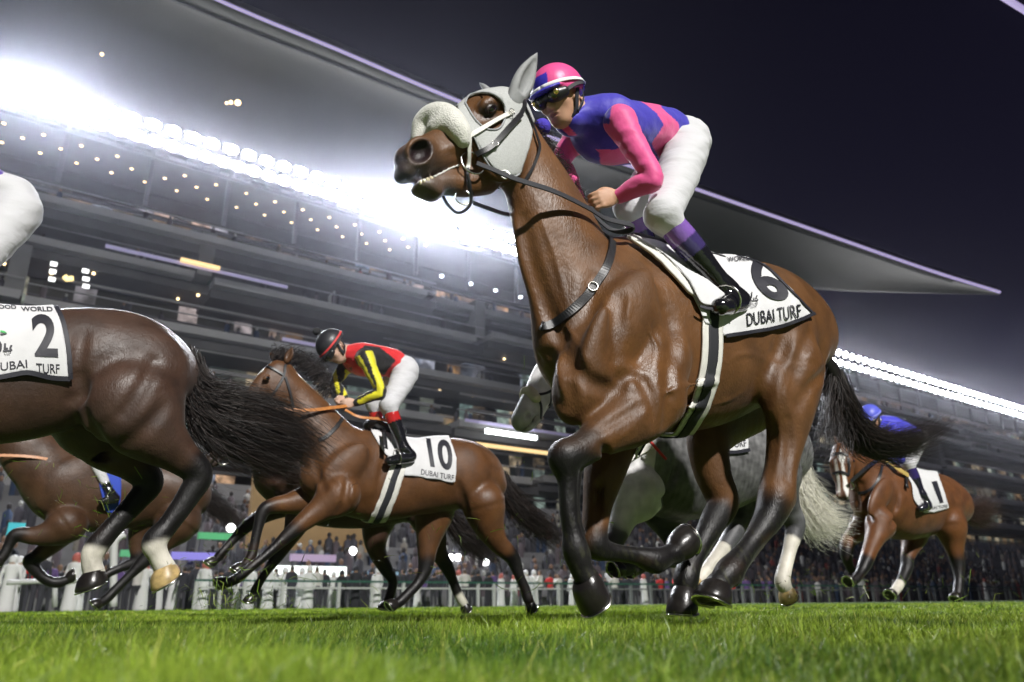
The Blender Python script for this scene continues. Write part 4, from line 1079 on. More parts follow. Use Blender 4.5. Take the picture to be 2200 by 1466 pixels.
# mane: short, blown back along the crest
mg = [G([(1128, 262, .0), (1150, 262, -.03), (1170, 275, -.05)]), G([(1165, 330, .0), (1190, 330, -.02), (1210, 345, -.05)]), G([(1215, 420, .0), (1238, 412, -.02), (1262, 425, -.05)]), G([(1260, 480, .0), (1280, 470, -.02), (1305, 485, -.05)])]
Vm, Fm = strands(None, mg, 700, .0016, .012, 8, wob=.012, lens=(.4, 1), segs=10)
mesh_obj('mane', Vm, Fm, hair, h6, colors=haircol(Vm, (.006, .005, .005), (.04, .02, .012), per=30))
def largest(V, F):
    lab = np.arange(len(V))
    for _ in range(400):
        m = lab[F].min(1); new = lab.copy()
        for c in range(4): np.minimum.at(new, F[:, c], m)
        new = new[new]
        if (new == lab).all(): break
        lab = new
    u, c = np.unique(lab, return_counts=True); k = u[np.argmax(c)]; f = F[lab[F[:, 0]] == k]
    u, inv = np.unique(f, return_inverse=True); return V[u], inv.reshape(f.shape)
def shell(S, fr, vox, off, mask, name, m, parent, colors=None, th=.004, smooth=2, disp=None, box=None):
    """cloth that follows the body: offset surface, cut to a mask, given thickness"""
    if box is None: box = ((-9, -9, -9), (9, 9, 9))
    V, F = S.mesh(vox, off=off, smooth=smooth, box=box)
    full = (V, F)
    Q = V.copy(); Q[:, 1] = np.abs(Q[:, 1])
    px = fr.pix(Q)
    V, F = keep(V, F, mask(px, V))
    if name.startswith('girth') and len(F): V, F = largest(V, F)
    if disp is not None: V = V + disp(V)
    o = mesh_obj(name, V, F, m, parent, colors=None if colors is None else colors(V))
    md = o.modifiers.new('thickness', 'SOLIDIFY'); md.thickness = th; md.offset = 1
    o_full = (full[0] + disp(full[0]), full[1]) if disp is not None else full
    return o, V, F, o_full

FS = R.S; FS.grid(.0075, .05)
def pbox(fr, poly, pad=.08):
    A = np.array([fr(x, y, l) for x, y in poly for l in (0, .3)]); lo = A.min(0) - pad; hi = A.max(0) + pad
    lo[1] = -.6; hi[1] = .6; return lo, hi
# hood
HOOD = [(975, 200), (984, 245), (1004, 276), (1022, 305), (1040, 340), (1055, 362), (1078, 374), (1103, 381), (1118, 378), (1143, 305), (1150, 250), (1140, 205), (1110, 165), (1040, 160)]
HOLE = [(1000, 224), (1008, 208), (1030, 202), (1058, 204), (1078, 221), (1085, 251), (1074, 276), (1058, 281), (1040, 277), (1018, 256)]
hood, hV, hF, hFull = shell(FS, fr6, .0075, .006, lambda q, V_: inpoly(q, HOOD) & ~inpoly(q, HOLE) & (V_[:, 2] > 1.3), 'blinker_hood', mesh_white, h6, th=.003, box=pbox(fr6, HOOD))
trim = mat('grey_hood_trim', (.30, .31, .32), rough=.7)
skinh = Skin(fr6, [(V, F), hFull])
hp, hn = skinh.path(HOLE + HOLE[:1], off=.005, n=60)
v, f = sweep(hp, .0042, 6); mesh_obj('hood_trim', v, f, trim, hood)
hp, hn = skinh.path([(984, 243), (1004, 276), (1022, 305), (1040, 340), (1055, 362), (1078, 374), (1103, 379), (1114, 374)], off=.005)
v, f = sweep(hp, .0035, 6); mesh_obj('hood_trim', v, f, trim, hood)
# sheepskin noseband
S = Sdf(); S.tube([R.p(903, 300, -.085, 20), R.p(912, 268, -.075, 26), R.p(936, 250, -.025, 29), R.p(962, 254, .03, 29), R.p(984, 280, .078, 27), R.p(994, 302, .088, 17)], k=.01)
S.ell(np.array(fr6(946, 280, 0)), (.05, .062, .05), k=.03)
v, f = S.mesh(.005); nn = noise3(v, 40, 4) * .0010 + noise3(v, 120, 5) * .0007
c = v.mean(0); d = v - c; v = v + d / np.linalg.norm(d, axis=1)[:, None] * nn[:, None]
nb = mesh_obj('sheepskin_noseband', v, f, fleece, h6)
# bridle
br = bpy.data.objects.new('bridle', None); COL.objects.link(br); br.parent = h6
def st(name, rows, hw, m, off=.009, th=.004, sk=skinh, par=br, n=None):
    p_, n_ = sk.path(rows, off=off, n=n); v, f = strap(p_, n_, hw, th); return mesh_obj(name, v, f, m, par, smooth=False)
st('cheek_strap', [(1028, 336), (1055, 318), (1086, 284), (1114, 250)], .011, leather, off=.014, th=.008)
st('headpiece', [(1114, 250), (1124, 228), (1118, 206), (1100, 192), (1072, 182), (1048, 184), (1035, 189)], .009, leather)
st('throat_lash', [(1122, 226), (1138, 262), (1150, 296), (1156, 322), (1145, 356), (1126, 390)], .006, leather)
st('nose_strap', [(1000, 298), (1040, 277), (1076, 256), (1098, 243)], .009, whiteleather, off=.010)
st('nose_strap', [(1006, 290), (1004, 330), (1003, 368)], .008, whiteleather, off=.010)
st('chin_strap', [(1003, 365), (1002, 395), (1012, 415)], .007, leather, off=.010)
def ring(c, nrm_, r, rt, m, name, par):
    c = np.array(c); n_ = np.array(nrm_, float); n_ /= np.linalg.norm(n_)
    a = np.cross(n_, (0, 0, 1)); a /= np.linalg.norm(a); b = np.cross(n_, a)
    P_ = [c + r * (math.cos(t) * a + math.sin(t) * b) for t in np.linspace(0, 2 * math.pi, 33)[:-1]]
    v, f = sweep(P_, rt, 6, closed=True); return mesh_obj(name, v, f, m, par)
p_, n_ = skinh.hit(1018, 350, .018); ring(p_, (.1, 1, .1), .047, .0035, steel, 'bit_ring', br)
p_, n_ = skinh.hit(1080, 376, .016); ring(p_, (.3, 1, .1), .018, .003, steel, 'bit_ring', br)
ring(fr6(995, 424, .02), (.3, 1, 0), .030, .003, steel, 'bit_ring', br)
v, f = sweep(catmull([fr6(1003, 370, .10), fr6(1010, 400, .09), fr6(1010, 440, .06), fr6(985, 458, .02), fr6(962, 440, -.03), fr6(948, 412, -.05)], 30), .006, 6); mesh_obj('chin_strap', v, f, leather, br)
# buckle on cheek
for (bx, by) in ((1094, 246), (1060, 314)):
    p_, n_ = skinh.hit(bx, by, .02); ring(p_, n_, .012, .002, steel, 'buckle', br)
# reins: near rein to the hands, far rein behind the neck, slack loop over the withers
def rein(name, pts, hw, m, par, nrm_=(0, 1, .2), th=.004, n=60):
    p_ = catmull(np.array(pts), n); v, f = strap(p_, nrm_, hw, th); return mesh_obj(name, v, f, m, par, smooth=False)
rn = rein('rein', [fr6(1024, 352, .13), fr6(1060, 366, .15), fr6(1106, 385, .165), fr6(1190, 412, .17), fr6(1262, 447, .15), fr6(1300, 470, .14), fr6(1340, 480, .15), fr6(1360, 487, .15), fr6(1350, 497, .13), fr6(1315, 495, .10), fr6(1283, 470, .08), fr6(1270, 445, .06)], .0125, webbing, h6)
rein('rein', [fr6(1014, 436, -.02), fr6(1050, 449, -.10), fr6(1096, 462, -.18), fr6(1150, 452, -.20), fr6(1262, 436, -.08)], .0105, webbing, h6)
# breastplate strap round the base of the neck
mk_p = [(1312, 512), (1311, 545), (1300, 580), (1276, 618), (1246, 650), (1212, 683), (1180, 701), (1166, 703)]
mg_ = st('neck_strap', mk_p, .017, leather, off=.010, th=.005, sk=skin6, par=h6)
v, f = strap(catmull([fr6(1168, 703, .07), fr6(1160, 694, -.02), fr6(1164, 672, -.12), fr6(1190, 640, -.18)], 16), (1, .2, 0), .017, .005); mesh_obj('neck_strap', v, f, leather, h6)
p_, n_ = skin6.hit(1272, 621, .02); ring(p_, n_, .018, .0025, steel, 'buckle', mg_)
v1 = skin6.path([(1290, 455), (1310, 480), (1312, 512)], off=.012); v, f = strap(v1[0], v1[1], .012, .005); mesh_obj('neck_strap', v, f, leather, h6)
# pink and blue bobble tied into the mane
S = Sdf(); S.ell(fr6(1165, 273, -.02), (.036, .036, .036)); v, f = S.mesh(.005)
bob = mat('bobble_wool', attr=True, rough=.9, bump=.006, bscale=120)
cc = np.where((np.abs(noise3(v, 9, 2)) < .22)[:, None], (.75, .06, .22), (.06, .04, .42))
mesh_obj('bobble', v, f, bob, h6, colors=cc)
# girth: white pad and black strap round the barrel, as a shell band
bandpoly = lambda L, w_: [(x - w_, y) for x, y in L] + [(x + w_, y) for x, y in L[::-1]]
GC = [(1528, 600), (1530, 680), (1528, 760), (1520, 820), (1500, 880), (1472, 925), (1440, 965)]
g1, gV, gF, _ = shell(FS, fr6, .0075, .007, lambda q, V_: inpoly(q, bandpoly(GC, 23)) & (V_[:, 2] > .55) & (np.abs(V_[:, 0] - fr6(1500, 800, .2)[0]) < .3), 'girth_pad', whiteleather, h6, th=.008, box=pbox(fr6, GC, .2))
g2, gV2, gF2, _ = shell(FS, fr6, .0075, .016, lambda q, V_: inpoly(q, bandpoly([(x + 3, y) for x, y in GC], 11.5)) & (V_[:, 2] > .55) & (np.abs(V_[:, 0] - fr6(1500, 800, .2)[0]) < .3), 'girth_strap', webbing, h6, th=.005, box=pbox(fr6, GC, .2))
# number cloth
def drape(V_): return None
CLOTH = [(1500, 520), (1534, 535), (1590, 548), (1644, 568), (1690, 612), (1749, 676), (1700, 697), (1650, 711), (1600, 719), (1556, 727), (1545, 700), (1512, 700), (1500, 660), (1470, 600), (1420, 540), (1350, 505), (1300, 400), (1480, 380), (1600, 480)]
x0_, x1_ = fr6(1760, 640, .1)[0], fr6(1320, 560, .2)[0]
wav = lambda V_: np.stack([0 * V_[:, 0], np.sign(V_[:, 1]) * (.004 * np.sin(V_[:, 0] * 38 + V_[:, 2] * 9) + .003 * noise3(V_, 14, 9)), 0 * V_[:, 0]], 1)
cl6, cV, cF, cFull = shell(FS, fr6, .0075, .013, lambda q, V_: inpoly(q, CLOTH) & (V_[:, 2] > 1.0) & (V_[:, 0] > x0_) & (V_[:, 0] < x1_), 'saddle_cloth', cloth_white, None, th=.003, disp=wav, box=pbox(fr6, CLOTH))
def place(fr, o):
    xy = fr.a0 * fr.F - fr.W * fr.N; o.location = (xy[0], xy[1], 0); o.rotation_euler = (0, 0, math.atan2(fr.F[1], fr.F[0])); return o
place(fr6, cl6)
tag(cl6, 'white black-bordered cloth with a bold number 6, on the nearest horse', 'saddle cloth', 'numbered saddle cloths')
skc = Skin(fr6, [cFull])
def border(sk, rows, hw=.008, par=cl6, off=.007, m=ink):
    p_, n_ = sk.path(rows, off=off, n=10 * len(rows), sm=3); v, f = strap(p_, n_, hw, .003); mesh_obj('border', v, f, m, par, smooth=False)
border(skc, [(1582, 552), (1640, 572), (1690, 619), (1746, 677)])
border(skc, [(1748, 675), (1700, 694), (1650, 708), (1600, 716), (1557, 723)])
# printed lettering laid on a surface: glyph outlines mapped to pixels, then onto the cloth
def text_mesh(body, bold=0.0, seg=.03):
    c = bpy.data.curves.new('t', 'FONT'); c.body = body; c.size = 1; c.offset = bold; c.resolution_u = 5; c.fill_mode = 'FRONT'
    o = bpy.data.objects.new('t', c); COL.objects.link(o); bpy.context.view_layer.update()
    me = bpy.data.meshes.new_from_object(o.evaluated_get(bpy.context.evaluated_depsgraph_get()))
    bpy.data.objects.remove(o)
    bm = bmesh.new(); bm.from_mesh(me); bmesh.ops.triangulate(bm, faces=bm.faces)
    for _ in range(3):
        es = [e_ for e_ in bm.edges if e_.calc_length() > seg * 4]
        if not es: break
        bmesh.ops.subdivide_edges(bm, edges=es, cuts=1); bmesh.ops.triangulate(bm, faces=bm.faces)
    V_ = np.array([v.co[:] for v in bm.verts]); F_ = [tuple(v.index for v in f_.verts) for f_ in bm.faces]; bm.free()
    bpy.data.meshes.remove(me); return V_, F_
def letter(sk, body, quad, m, parent, bold=0.0, off=.0085, name='lettering', bend=0, tm=None):
    """quad: pixel corners bottom-left, bottom-right, top-right, top-left of the text's box"""
    V_, F_ = tm or text_mesh(body, bold)
    lo, hi = V_.min(0), V_.max(0); u = ((V_ - lo) / np.maximum(hi - lo, 1e-6))
    q = np.array(quad, float); a, b = u[:, :1], u[:, 1:2]
    px = q[0] * (1 - a) * (1 - b) + q[1] * a * (1 - b) + q[2] * a * b + q[3] * (1 - a) * b
    px[:, 1] -= bend * np.sin(np.pi * u[:, 0])
    W_ = [sk.hit(x, y, off)[0] for x, y in px]
    return mesh_obj(name, W_, F_, m, parent, smooth=False)
letter(skc, '6', [(1650, 652), (1706, 642), (1634, 560), (1586, 569)], ink, cl6, bold=.035, name='number')
letter(skc, 'DUBAI TURF', [(1602, 702), (1719, 683), (1716, 655), (1600, 675)], ink, cl6, bold=.004)
letter(skc, 'WORLD', [(1562, 566), (1612, 562), (1610, 552), (1560, 556)], ink, cl6, bold=.008)
letter(skc, 'CUP', [(1610, 664), (1626, 660), (1625, 651), (1609, 655)], ink, cl6)
arab = [[(1624, 637), (1622, 643), (1626, 647), (1618, 648), (1617, 642), (1617, 648), (1611, 648), (1609, 645), (1607, 650)], [(1613, 630), (1612, 643)]]
for a_ in arab:
    p_, n_ = skc.path(a_, off=.008); v, f = strap(p_, n_, .0022, .001); mesh_obj('lettering', v, f, ink, cl6, smooth=False)
green = mat('green_print', (.05, .45, .10), rough=.6)
for a_, mm in (([(1543, 537), (1550, 540), (1558, 541)], green), ([(1549, 548), (1557, 545), (1564, 546)], ink)):
    p_, n_ = skc.path(a_, off=.008); v, f = strap(p_, n_, .005, .001); mesh_obj('emblem', v, f, mm, cl6, smooth=False)
# saddle: small black seat and panel, white pad with its flap
sad = tag(bpy.data.objects.new('racing_saddle', None), 'small black saddle with white flap under the pink and blue jockey', 'saddle', 'racing saddles'); COL.objects.link(sad); place(fr6, sad)
S = Sdf(); S.tube([(*fr6(1352, 525, 0), .045, 1.8), (*fr6(1400, 545, 0), .04, 3), (*fr6(1460, 562, 0), .04, 3.2), (*fr6(1520, 575, 0), .045, 2.6)], k=.02)
v, f = S.mesh(.008); mesh_obj('seat', v, f, leather, sad)
FLAP = [(1330, 500), (1372, 512), (1420, 540), (1470, 578), (1510, 605), (1545, 635), (1571, 656), (1548, 662), (1520, 663), (1500, 658), (1492, 640), (1478, 608), (1455, 578), (1425, 548), (1385, 522), (1345, 506)]
wf = lambda V_: np.stack([0 * V_[:, 0], np.sign(V_[:, 1]) * (.015 + .012 * np.sin(V_[:, 0] * 16 + 1)), 0 * V_[:, 0]], 1)
for sg in (1, -1):
    fl_, fV_, fF_, fu_ = shell(FS, fr6, .0075, .030, lambda q, V_: inpoly(q, FLAP) & (V_[:, 2] > 1.0) & (V_[:, 1] * sg > .1), 'flap', cloth_white, sad, th=.004, disp=wf, box=pbox(fr6, FLAP))
    if sg == 1: fl, fFull = fl_, fu_
fl2, _, _, _ = shell(FS, fr6, .0075, .016, lambda q, V_: inpoly(q, [(1330, 503), (1390, 525), (1440, 565), (1478, 610), (1498, 645), (1480, 635), (1440, 590), (1400, 550), (1360, 522)]) & (V_[:, 2] > 1.0) & (V_[:, 1] > 0), 'pad', whiteleather, sad, th=.012, box=pbox(fr6, FLAP))
skf = Skin(fr6, [fFull])
border(skf, [(1501, 660), (1522, 665), (1548, 662), (1569, 654)], par=fl, hw=.006)
# ================================================================ JOCKEYS
skin_m = mat('skin', attr=True, rough=.55, spec=.4, noise=.06, nscale=30)
silk = mat('racing_silk', attr=True, rough=.55, spec=.35, bump=.008, bscale=11, bstretch=(1, 1, 1), sheen=.3)
breech = mat('white_breeches', (.56, .56, .58), rough=.75, bump=.008, bscale=9, bstretch=(1, 1, 2.4), spec=.25)
patent = mat('black_patent_leather', attr=True, rough=.10, spec=.7, coat=.6, bump=.006, bscale=22)
helm_m = mat('helmet_cap_silk', attr=True, rough=.42, spec=.45, bump=.003, bscale=24)
lens_m = mat('goggle_lens', (.02, .018, .012), rough=.03, spec=1, coat=1)
gold_m = mat('gold_glint', (.8, .62, .2), rough=.15, metal=.9)
SKIN = (.46, .26, .165); PINK = (.74, .085, .28); BLUE = (.045, .035, .42); WHITE = (.8, .8, .8)

def jockey(fr, J, label, vox=.0055, silkcol=None, capcol=None, bootcol=None, group=None, sc=1.0, face=True, fingers=True, goggles=True, pom=None, band=WHITE, whip=False, skincol=SKIN, helm_tilt=None):
    """J: pixel joints {name: (px,py,lat)}"""
    root = tag(bpy.data.objects.new('person', None), label, 'person', group); COL.objects.link(root); place(fr, root)
    q = {k: np.array(fr(*v_)) for k, v_ in J.items()}
    L_ = lambda a, b, t: q[a] * (1 - t) + q[b] * t
    c = q['head']; f = q['face'] - c; f /= np.linalg.norm(f); up = q['crown'] - c; up -= f * (up @ f); up /= np.linalg.norm(up); la = np.cross(up, f)
    H = lambda x, y, z: c + sc * (x * f + y * la + z * up)
    B = Sdf()                                   # the body: one continuous figure
    B.ell(H(-.005, 0, .03), np.array((.098, .077, .10)) * sc, f, la, k=.02)
    B.ell(H(.03, 0, -.035), np.array((.065, .058, .075)) * sc, f, la, k=.035)
    B.ell(H(.055, 0, -.085), np.array((.030, .036, .024)) * sc, f, la, k=.03)       # chin
    B.cone(H(.088, 0, .012), H(.108, 0, -.022), .010 * sc, .014 * sc, k=.014)         # nose
    for sg in (1, -1):
        B.ell(H(.100, .012 * sg, -.026), np.array((.009,) * 3) * sc, k=.008)
        B.ell(H(.062, .042 * sg, -.012), np.array((.022, .022, .018)) * sc, k=.02)     # cheekbone
        B.ell(H(-.005, .077 * sg, -.008), np.array((.018, .010, .030)) * sc, up, la, k=.006)   # ear
        B.ell(H(.076, .030 * sg, .020), np.array((.020, .018, .011)) * sc, f, la, k=.012, sub=True)
        B.ell(H(.066, .030 * sg, .020), np.array((.016,) * 3) * sc, k=.004)
    B.ell(H(.090, 0, -.052), np.array((.014, .024, .007)) * sc, f, la, k=.008)        # upper lip
    B.ell(H(.086, 0, -.066), np.array((.014, .020, .007)) * sc, f, la, k=.008)
    B.ell(H(.104, 0, -.0585), np.array((.022, .020, .0042)) * sc, f, la, k=.004, sub=True)
    B.cone(H(-.01, 0, -.06), q['neck'], .055 * sc, .060 * sc, k=.03)
    ax = (0, 1, 0)
    tor = [(*q['neck'], .07 * sc, 1.1), (*q['chest'], .115 * sc, 1.28), (*q['waist'], .10 * sc, 1.25), (*q['hip'], .115 * sc, 1.3)]
    B.tube(tor, k=.05)
    limbs = {}
    for s_ in 'nf':
        limbs['arm' + s_] = [(*q['sh' + s_], .056 * sc), (*L_('sh' + s_, 'el' + s_, .4), .048 * sc), (*q['el' + s_], .038 * sc), (*L_('el' + s_, 'wr' + s_, .35), .039 * sc), (*q['wr' + s_], .027 * sc)]
        limbs['leg' + s_] = [(*q['hp' + s_], .095 * sc), (*L_('hp' + s_, 'kn' + s_, .4), .083 * sc), (*q['kn' + s_], .058 * sc)]
        limbs['shin' + s_] = [(*q['kn' + s_], .055 * sc), (*L_('kn' + s_, 'an' + s_, .35), .054 * sc), (*q['an' + s_], .034 * sc)]
        limbs['foot' + s_] = [(*q['an' + s_], .036 * sc), (*q['he' + s_], .036 * sc), (*L_('he' + s_, 'to' + s_, .5), .040 * sc, .9), (*q['to' + s_], .030 * sc, 1.1)]
        for k_ in ('arm', 'leg', 'shin', 'foot'): B.tube(limbs[k_ + s_], k=.03)
        # hand: palm, four curled fingers and a thumb round the rein
        w_, h_ = q['wr' + s_], q['ha' + s_]
        d = h_ - w_; dl = np.linalg.norm(d) + 1e-9; d /= dl
        out = np.array([0, 1.0, 0]) * (1 if s_ == 'n' else -1); out -= d * (out @ d); out /= np.linalg.norm(out); dn = np.cross(d, out); dn = dn if dn[2] < 0 else -dn
        pc = w_ + d * .055 * sc
        B.ell(pc, np.array((.050, .018, .040)) * sc, d, out, k=.02)
        if fingers:
            for i in range(4):
                o_ = dn * (.030 - .020 * i) * sc * -1
                kb = w_ + d * (.092 - .004 * abs(i - 1)) * sc + o_ + out * .010 * sc
                k1 = kb + (d * .026 + out * .002 - out * .012) * sc; k2 = k1 - (out * .026 - d * .004) * sc; k3 = k2 - (d * .020) * sc
                B.cone(w_ + d * .05 * sc + o_ * .7, kb, .010 * sc, .0098 * sc, k=.012)
                B.tube([(*kb, .0098 * sc), (*k1, .0092 * sc), (*k2, .0085 * sc), (*k3, .0075 * sc)], k=.003, n=7)
            tb = w_ + d * .03 * sc - dn * .030 * sc
            B.tube([(*tb, .012 * sc), (*(tb + (d * .03 - dn * .012) * sc), .0105 * sc), (*(tb + (d * .058 - dn * .006 - out * .010) * sc), .009 * sc)], k=.012, n=7)
        else: B.ell(w_ + d * .08 * sc, np.array((.035, .028, .038)) * sc, d, out, k=.015)
    V_, F_ = B.mesh(vox, smooth=1)
    col = np.tile(skincol, (len(V_), 1)) * (1 + .06 * noise3(V_, 20, 3))[:, None]
    lip = np.exp(-(((V_ - H(.094, 0, -.058)) / (sc * np.array([.02, .022, .013]))) ** 2).sum(1)); col = col * (1 - .6 * lip[:, None]) + .6 * lip[:, None] * np.array((.30, .09, .08))
    mesh_obj('body', V_, F_, skin_m, root, colors=col)
    # jacket
    Jk = Sdf(); 
    T2 = [(*q['neck'], .076 * sc, 1.15), (*L_('neck', 'chest', .5), .120 * sc, 1.35), (*q['chest'], .138 * sc, 1.28), (*q['waist'], .118 * sc, 1.22), (*L_('waist', 'hip', .35), .118 * sc, 1.22)]
    Jk.tube(T2, k=.05)
    for s_ in 'nf':
        A_ = limbs['arm' + s_]; Jk.tube([(*p[:3], p[3] + e_ * sc) for p, e_ in zip(A_, (.014, .008, .008, .008, .006))], k=.035)
    Jk.cone(q['neck'], H(-.02, 0, -.082), .074 * sc, .068 * sc, k=.03)
    Jk.ell(H(.01, 0, .02), np.array((.125, .10, .115)) * sc, f, la, k=.004, sub=True)
    Vj, Fj = Jk.mesh(vox * 1.1, smooth=1)
    # small folds in the cloth
    def folds(V_, amp, seed):
        return V_ + amp * sc * np.stack([noise3(V_ * np.array([1, 1, 2.2]), 11, seed + i) for i in range(3)], 1)
    arm_d = np.full(len(Vj), 9.)
    for s_ in 'nf':
        A_ = np.array([p[:4] for p in limbs['arm' + s_]])
        for i in range(len(A_) - 1):
            ba = A_[i + 1, :3] - A_[i, :3]; t = np.clip((Vj - A_[i, :3]) @ ba / (ba @ ba), 0, 1)
            arm_d = np.minimum(arm_d, np.linalg.norm(Vj - A_[i, :3] - t[:, None] * ba, axis=1) - (A_[i, 3] + (A_[i + 1, 3] - A_[i, 3]) * t))
    cj = silkcol(fr.pix(np.stack([Vj[:, 0], np.where(Vj[:, 1] < -.02, -Vj[:, 1], Vj[:, 1]), Vj[:, 2]], 1)), Vj, arm_d < .030 * sc, fr.pix(Vj))
    mesh_obj('jacket', folds(Vj, .0050, 3), Fj, silk, root, colors=cj)
    # stand collar
    v, f_ = sweep([q['neck'] + (H(-.01, 0, -.06) - q['neck']) * t for t in (.3, .6, .85)], .064 * sc, 16, cap=False); mesh_obj('collar', v, f_, cloth_white, root)
    # breeches
    Br = Sdf(); Br.tube([(*L_('waist', 'hip', .15), .105 * sc, 1.2), (*q['hip'], .124 * sc, 1.3)], k=.05)
    for s_ in 'nf': 
        Br.tube([(*p[:3], p[3] + e_ * sc) for p, e_ in zip(limbs['leg' + s_], (.012, .014, .016))], k=.04)
        Br.cone(q['kn' + s_], L_('kn' + s_, 'an' + s_, .16), .070 * sc, .056 * sc, k=.03)
    Vb, Fb = Br.mesh(vox * 1.2, smooth=1); mesh_obj('breeches', folds(Vb, .0055, 21), Fb, breech, root)
    # boots with a coloured top
    for s_ in 'nf':
        Bo = Sdf(); b0 = L_('kn' + s_, 'an' + s_, .14)
        Bo.tube([(*b0, .058 * sc), (*L_('kn' + s_, 'an' + s_, .4), .059 * sc), (*L_('kn' + s_, 'an' + s_, .75), .046 * sc), (*q['an' + s_], .043 * sc)], k=.02)
        Bo.tube([(*q['an' + s_], .043 * sc), (*q['he' + s_], .042 * sc), (*L_('he' + s_, 'to' + s_, .5), .045 * sc, .95), (*q['to' + s_], .036 * sc, 1.1)], k=.03)
        v, f_ = Bo.mesh(vox * 1.2, smooth=1)
        ba = q['an' + s_] - q['kn' + s_]; t = (v - q['kn' + s_]) @ ba / (ba @ ba)
        mesh_obj('boot', v, f_, patent, root, colors=bootcol(t))
        # stirrup iron and leather
        m_ = L_('he' + s_, 'to' + s_, .62); dwn = q['to' + s_] - q['he' + s_]; dwn /= np.linalg.norm(dwn)
        u_ = np.cross(dwn, (0, 1, 0)); u_ /= np.linalg.norm(u_); u_ = u_ if u_[2] > 0 else -u_
        ring(m_ + u_ * .02 * sc, dwn, .060 * sc, .0045 * sc, steel, 'stirrup_iron', root)
    # helmet with silk cap: shell over the skull, peak at the front
    Hm = Sdf(); hr = np.array((.135, .110, .116)) * sc
    Hm.ell(H(-.012, 0, .052), hr, f, la)
    Hm.ell(H(-.012, 0, -.085), np.array((.17, .17, .128)) * sc, f, la, k=.012, sub=True)
    Hm.ell(H(.085, 0, .046), np.array((.085, .084, .013)) * sc, f - .10 * up, la, k=.012)
    Hm.ell(H(.07, 0, -.012), np.array((.12, .075, .045)) * sc, f, la, k=.01, sub=True)
    v, f_ = Hm.mesh(vox, smooth=2)
    hl = ((v - c) @ f) / sc, ((v - c) @ la) / sc, ((v - c) @ up) / sc
    hm = mesh_obj('helmet', v, f_, helm_m, root, colors=capcol(*hl))
    P_ = [H(-.012 + .138 * math.cos(t), .113 * math.sin(t), .054 + .006 * math.cos(t)) for t in np.linspace(0, 2 * math.pi, 41)[:-1]]
    v, f_ = strap(P_ + P_[:1], [p - c for p in P_ + P_[:1]], .009 * sc, .003); mesh_obj('helmet_band', v, f_, mat('band_' + '_'.join('%d' % int(100 * x) for x in band), band, rough=.6), hm)
    # harness
    for sg in (1, -1):
        pa = catmull([H(-.01, .098 * sg, .03), H(.01, .082 * sg, -.02), H(.02, .066 * sg, -.065), H(.045, .02 * sg, -.108)], 14)
        v, f_ = strap(pa, [p - c for p in pa], .011 * sc, .004); mesh_obj('harness', v, f_, webbing, hm, smooth=False)
        pa = catmull([H(-.05, .095 * sg, .02), H(-.035, .085 * sg, -.03), H(.01, .068 * sg, -.07)], 10)
        v, f_ = strap(pa, [p - c for p in pa], .010 * sc, .004); mesh_obj('harness', v, f_, webbing, hm, smooth=False)
    if pom: 
        S = Sdf(); S.ell(H(-.03, 0, .200), np.array((.034,) * 3) * sc); v, f_ = S.mesh(.005 if vox < .007 else .009); v = v + noise3(v, 60, 2)[:, None] * .003; mesh_obj('pompom', v, f_, mat('pompom_wool', pom, rough=.95), hm)
    if goggles:
        g = bpy.data.objects.new('goggles', None); COL.objects.link(g); g.parent = root
        S = Sdf()
        S.tube([(*H(.070, .066, .016), .025 * sc), (*H(.099, .036, .014), .031 * sc), (*H(.110, 0, .018), .019 * sc), (*H(.099, -.036, .014), .031 * sc), (*H(.070, -.066, .016), .025 * sc)], k=.01)
        v, f_ = S.mesh(.004 if vox < .007 else .007); mesh_obj('frame', v, f_, mat('black_rubber', (.015, .015, .016), rough=.35), g)
        for sg in (1, -1):
            S = Sdf(); dl_ = (f * .80 + la * sg * .60); S.ell(H(.112, .042 * sg, .014), np.array((.029, .018, .024)) * sc, np.cross(dl_, up), dl_); v, f_ = S.mesh(.003 if vox < .007 else .006); mesh_obj('lens', v, f_, lens_m, g)
            S = Sdf(); S.ell(H(.120, .058 * sg, .018), np.array((.013, .009, .013)) * sc, np.cross(dl_, up), dl_)
            if vox < .007: v, f_ = S.mesh(.002); mesh_obj('lens_glint', v, f_, gold_m, g)  # gold reflection on the lens, modelled as a small bright blob
            pa = catmull([H(.072, .082 * sg, .016), H(.03, .106 * sg, .03), H(-.02, .118 * sg, .034), H(-.07, .098 * sg, .036)], 10)
            v, f_ = strap(pa, [p - c for p in pa], .009 * sc, .003); mesh_obj('strap', v, f_, webbing, g, smooth=False)
    return root, q, H

def silk6(px, V_, arm, raw):
    C_ = np.tile(BLUE, (len(V_), 1))
    A = lambda pts: [(820 + x / 2.973, 90 + y / 2.973) for x, y in pts]
    rear = A([(1630, 360), (1760, 390), (1900, 520), (1910, 590), (1850, 680), (1775, 745), (1725, 650), (1800, 535), (1755, 455)])
    low = A([(1060, 480), (1180, 525), (1270, 612), (1370, 690), (1480, 690), (1600, 655), (1660, 780), (1600, 812), (1380, 830), (1200, 800), (1050, 650)])
    m_ = inpoly(px, rear) | inpoly(px, low) | (arm & (V_[:, 1] > .0) & ~inpoly(px, A([(1300, 300), (1480, 300), (1470, 420), (1460, 520), (1330, 520)]))) | (arm & (V_[:, 1] < 0))
    C_[m_] = PINK; return C_
def cap6(x, y, z):
    C_ = np.tile(PINK, (len(x), 1)); an = np.arctan2(y, x - (-.012))
    m_ = (an > .75) & (an < 1.25); m_ = (np.abs(y) > .055) & (x < .03) | (x > .085) & (z < .04) & (np.abs(y) < .2)
    m2 = (x < -.055) | ((x > .045) & (y < .035) & (z < .115))
    C_[m2 | ((x > .10) & (z < .055))] = BLUE; return C_
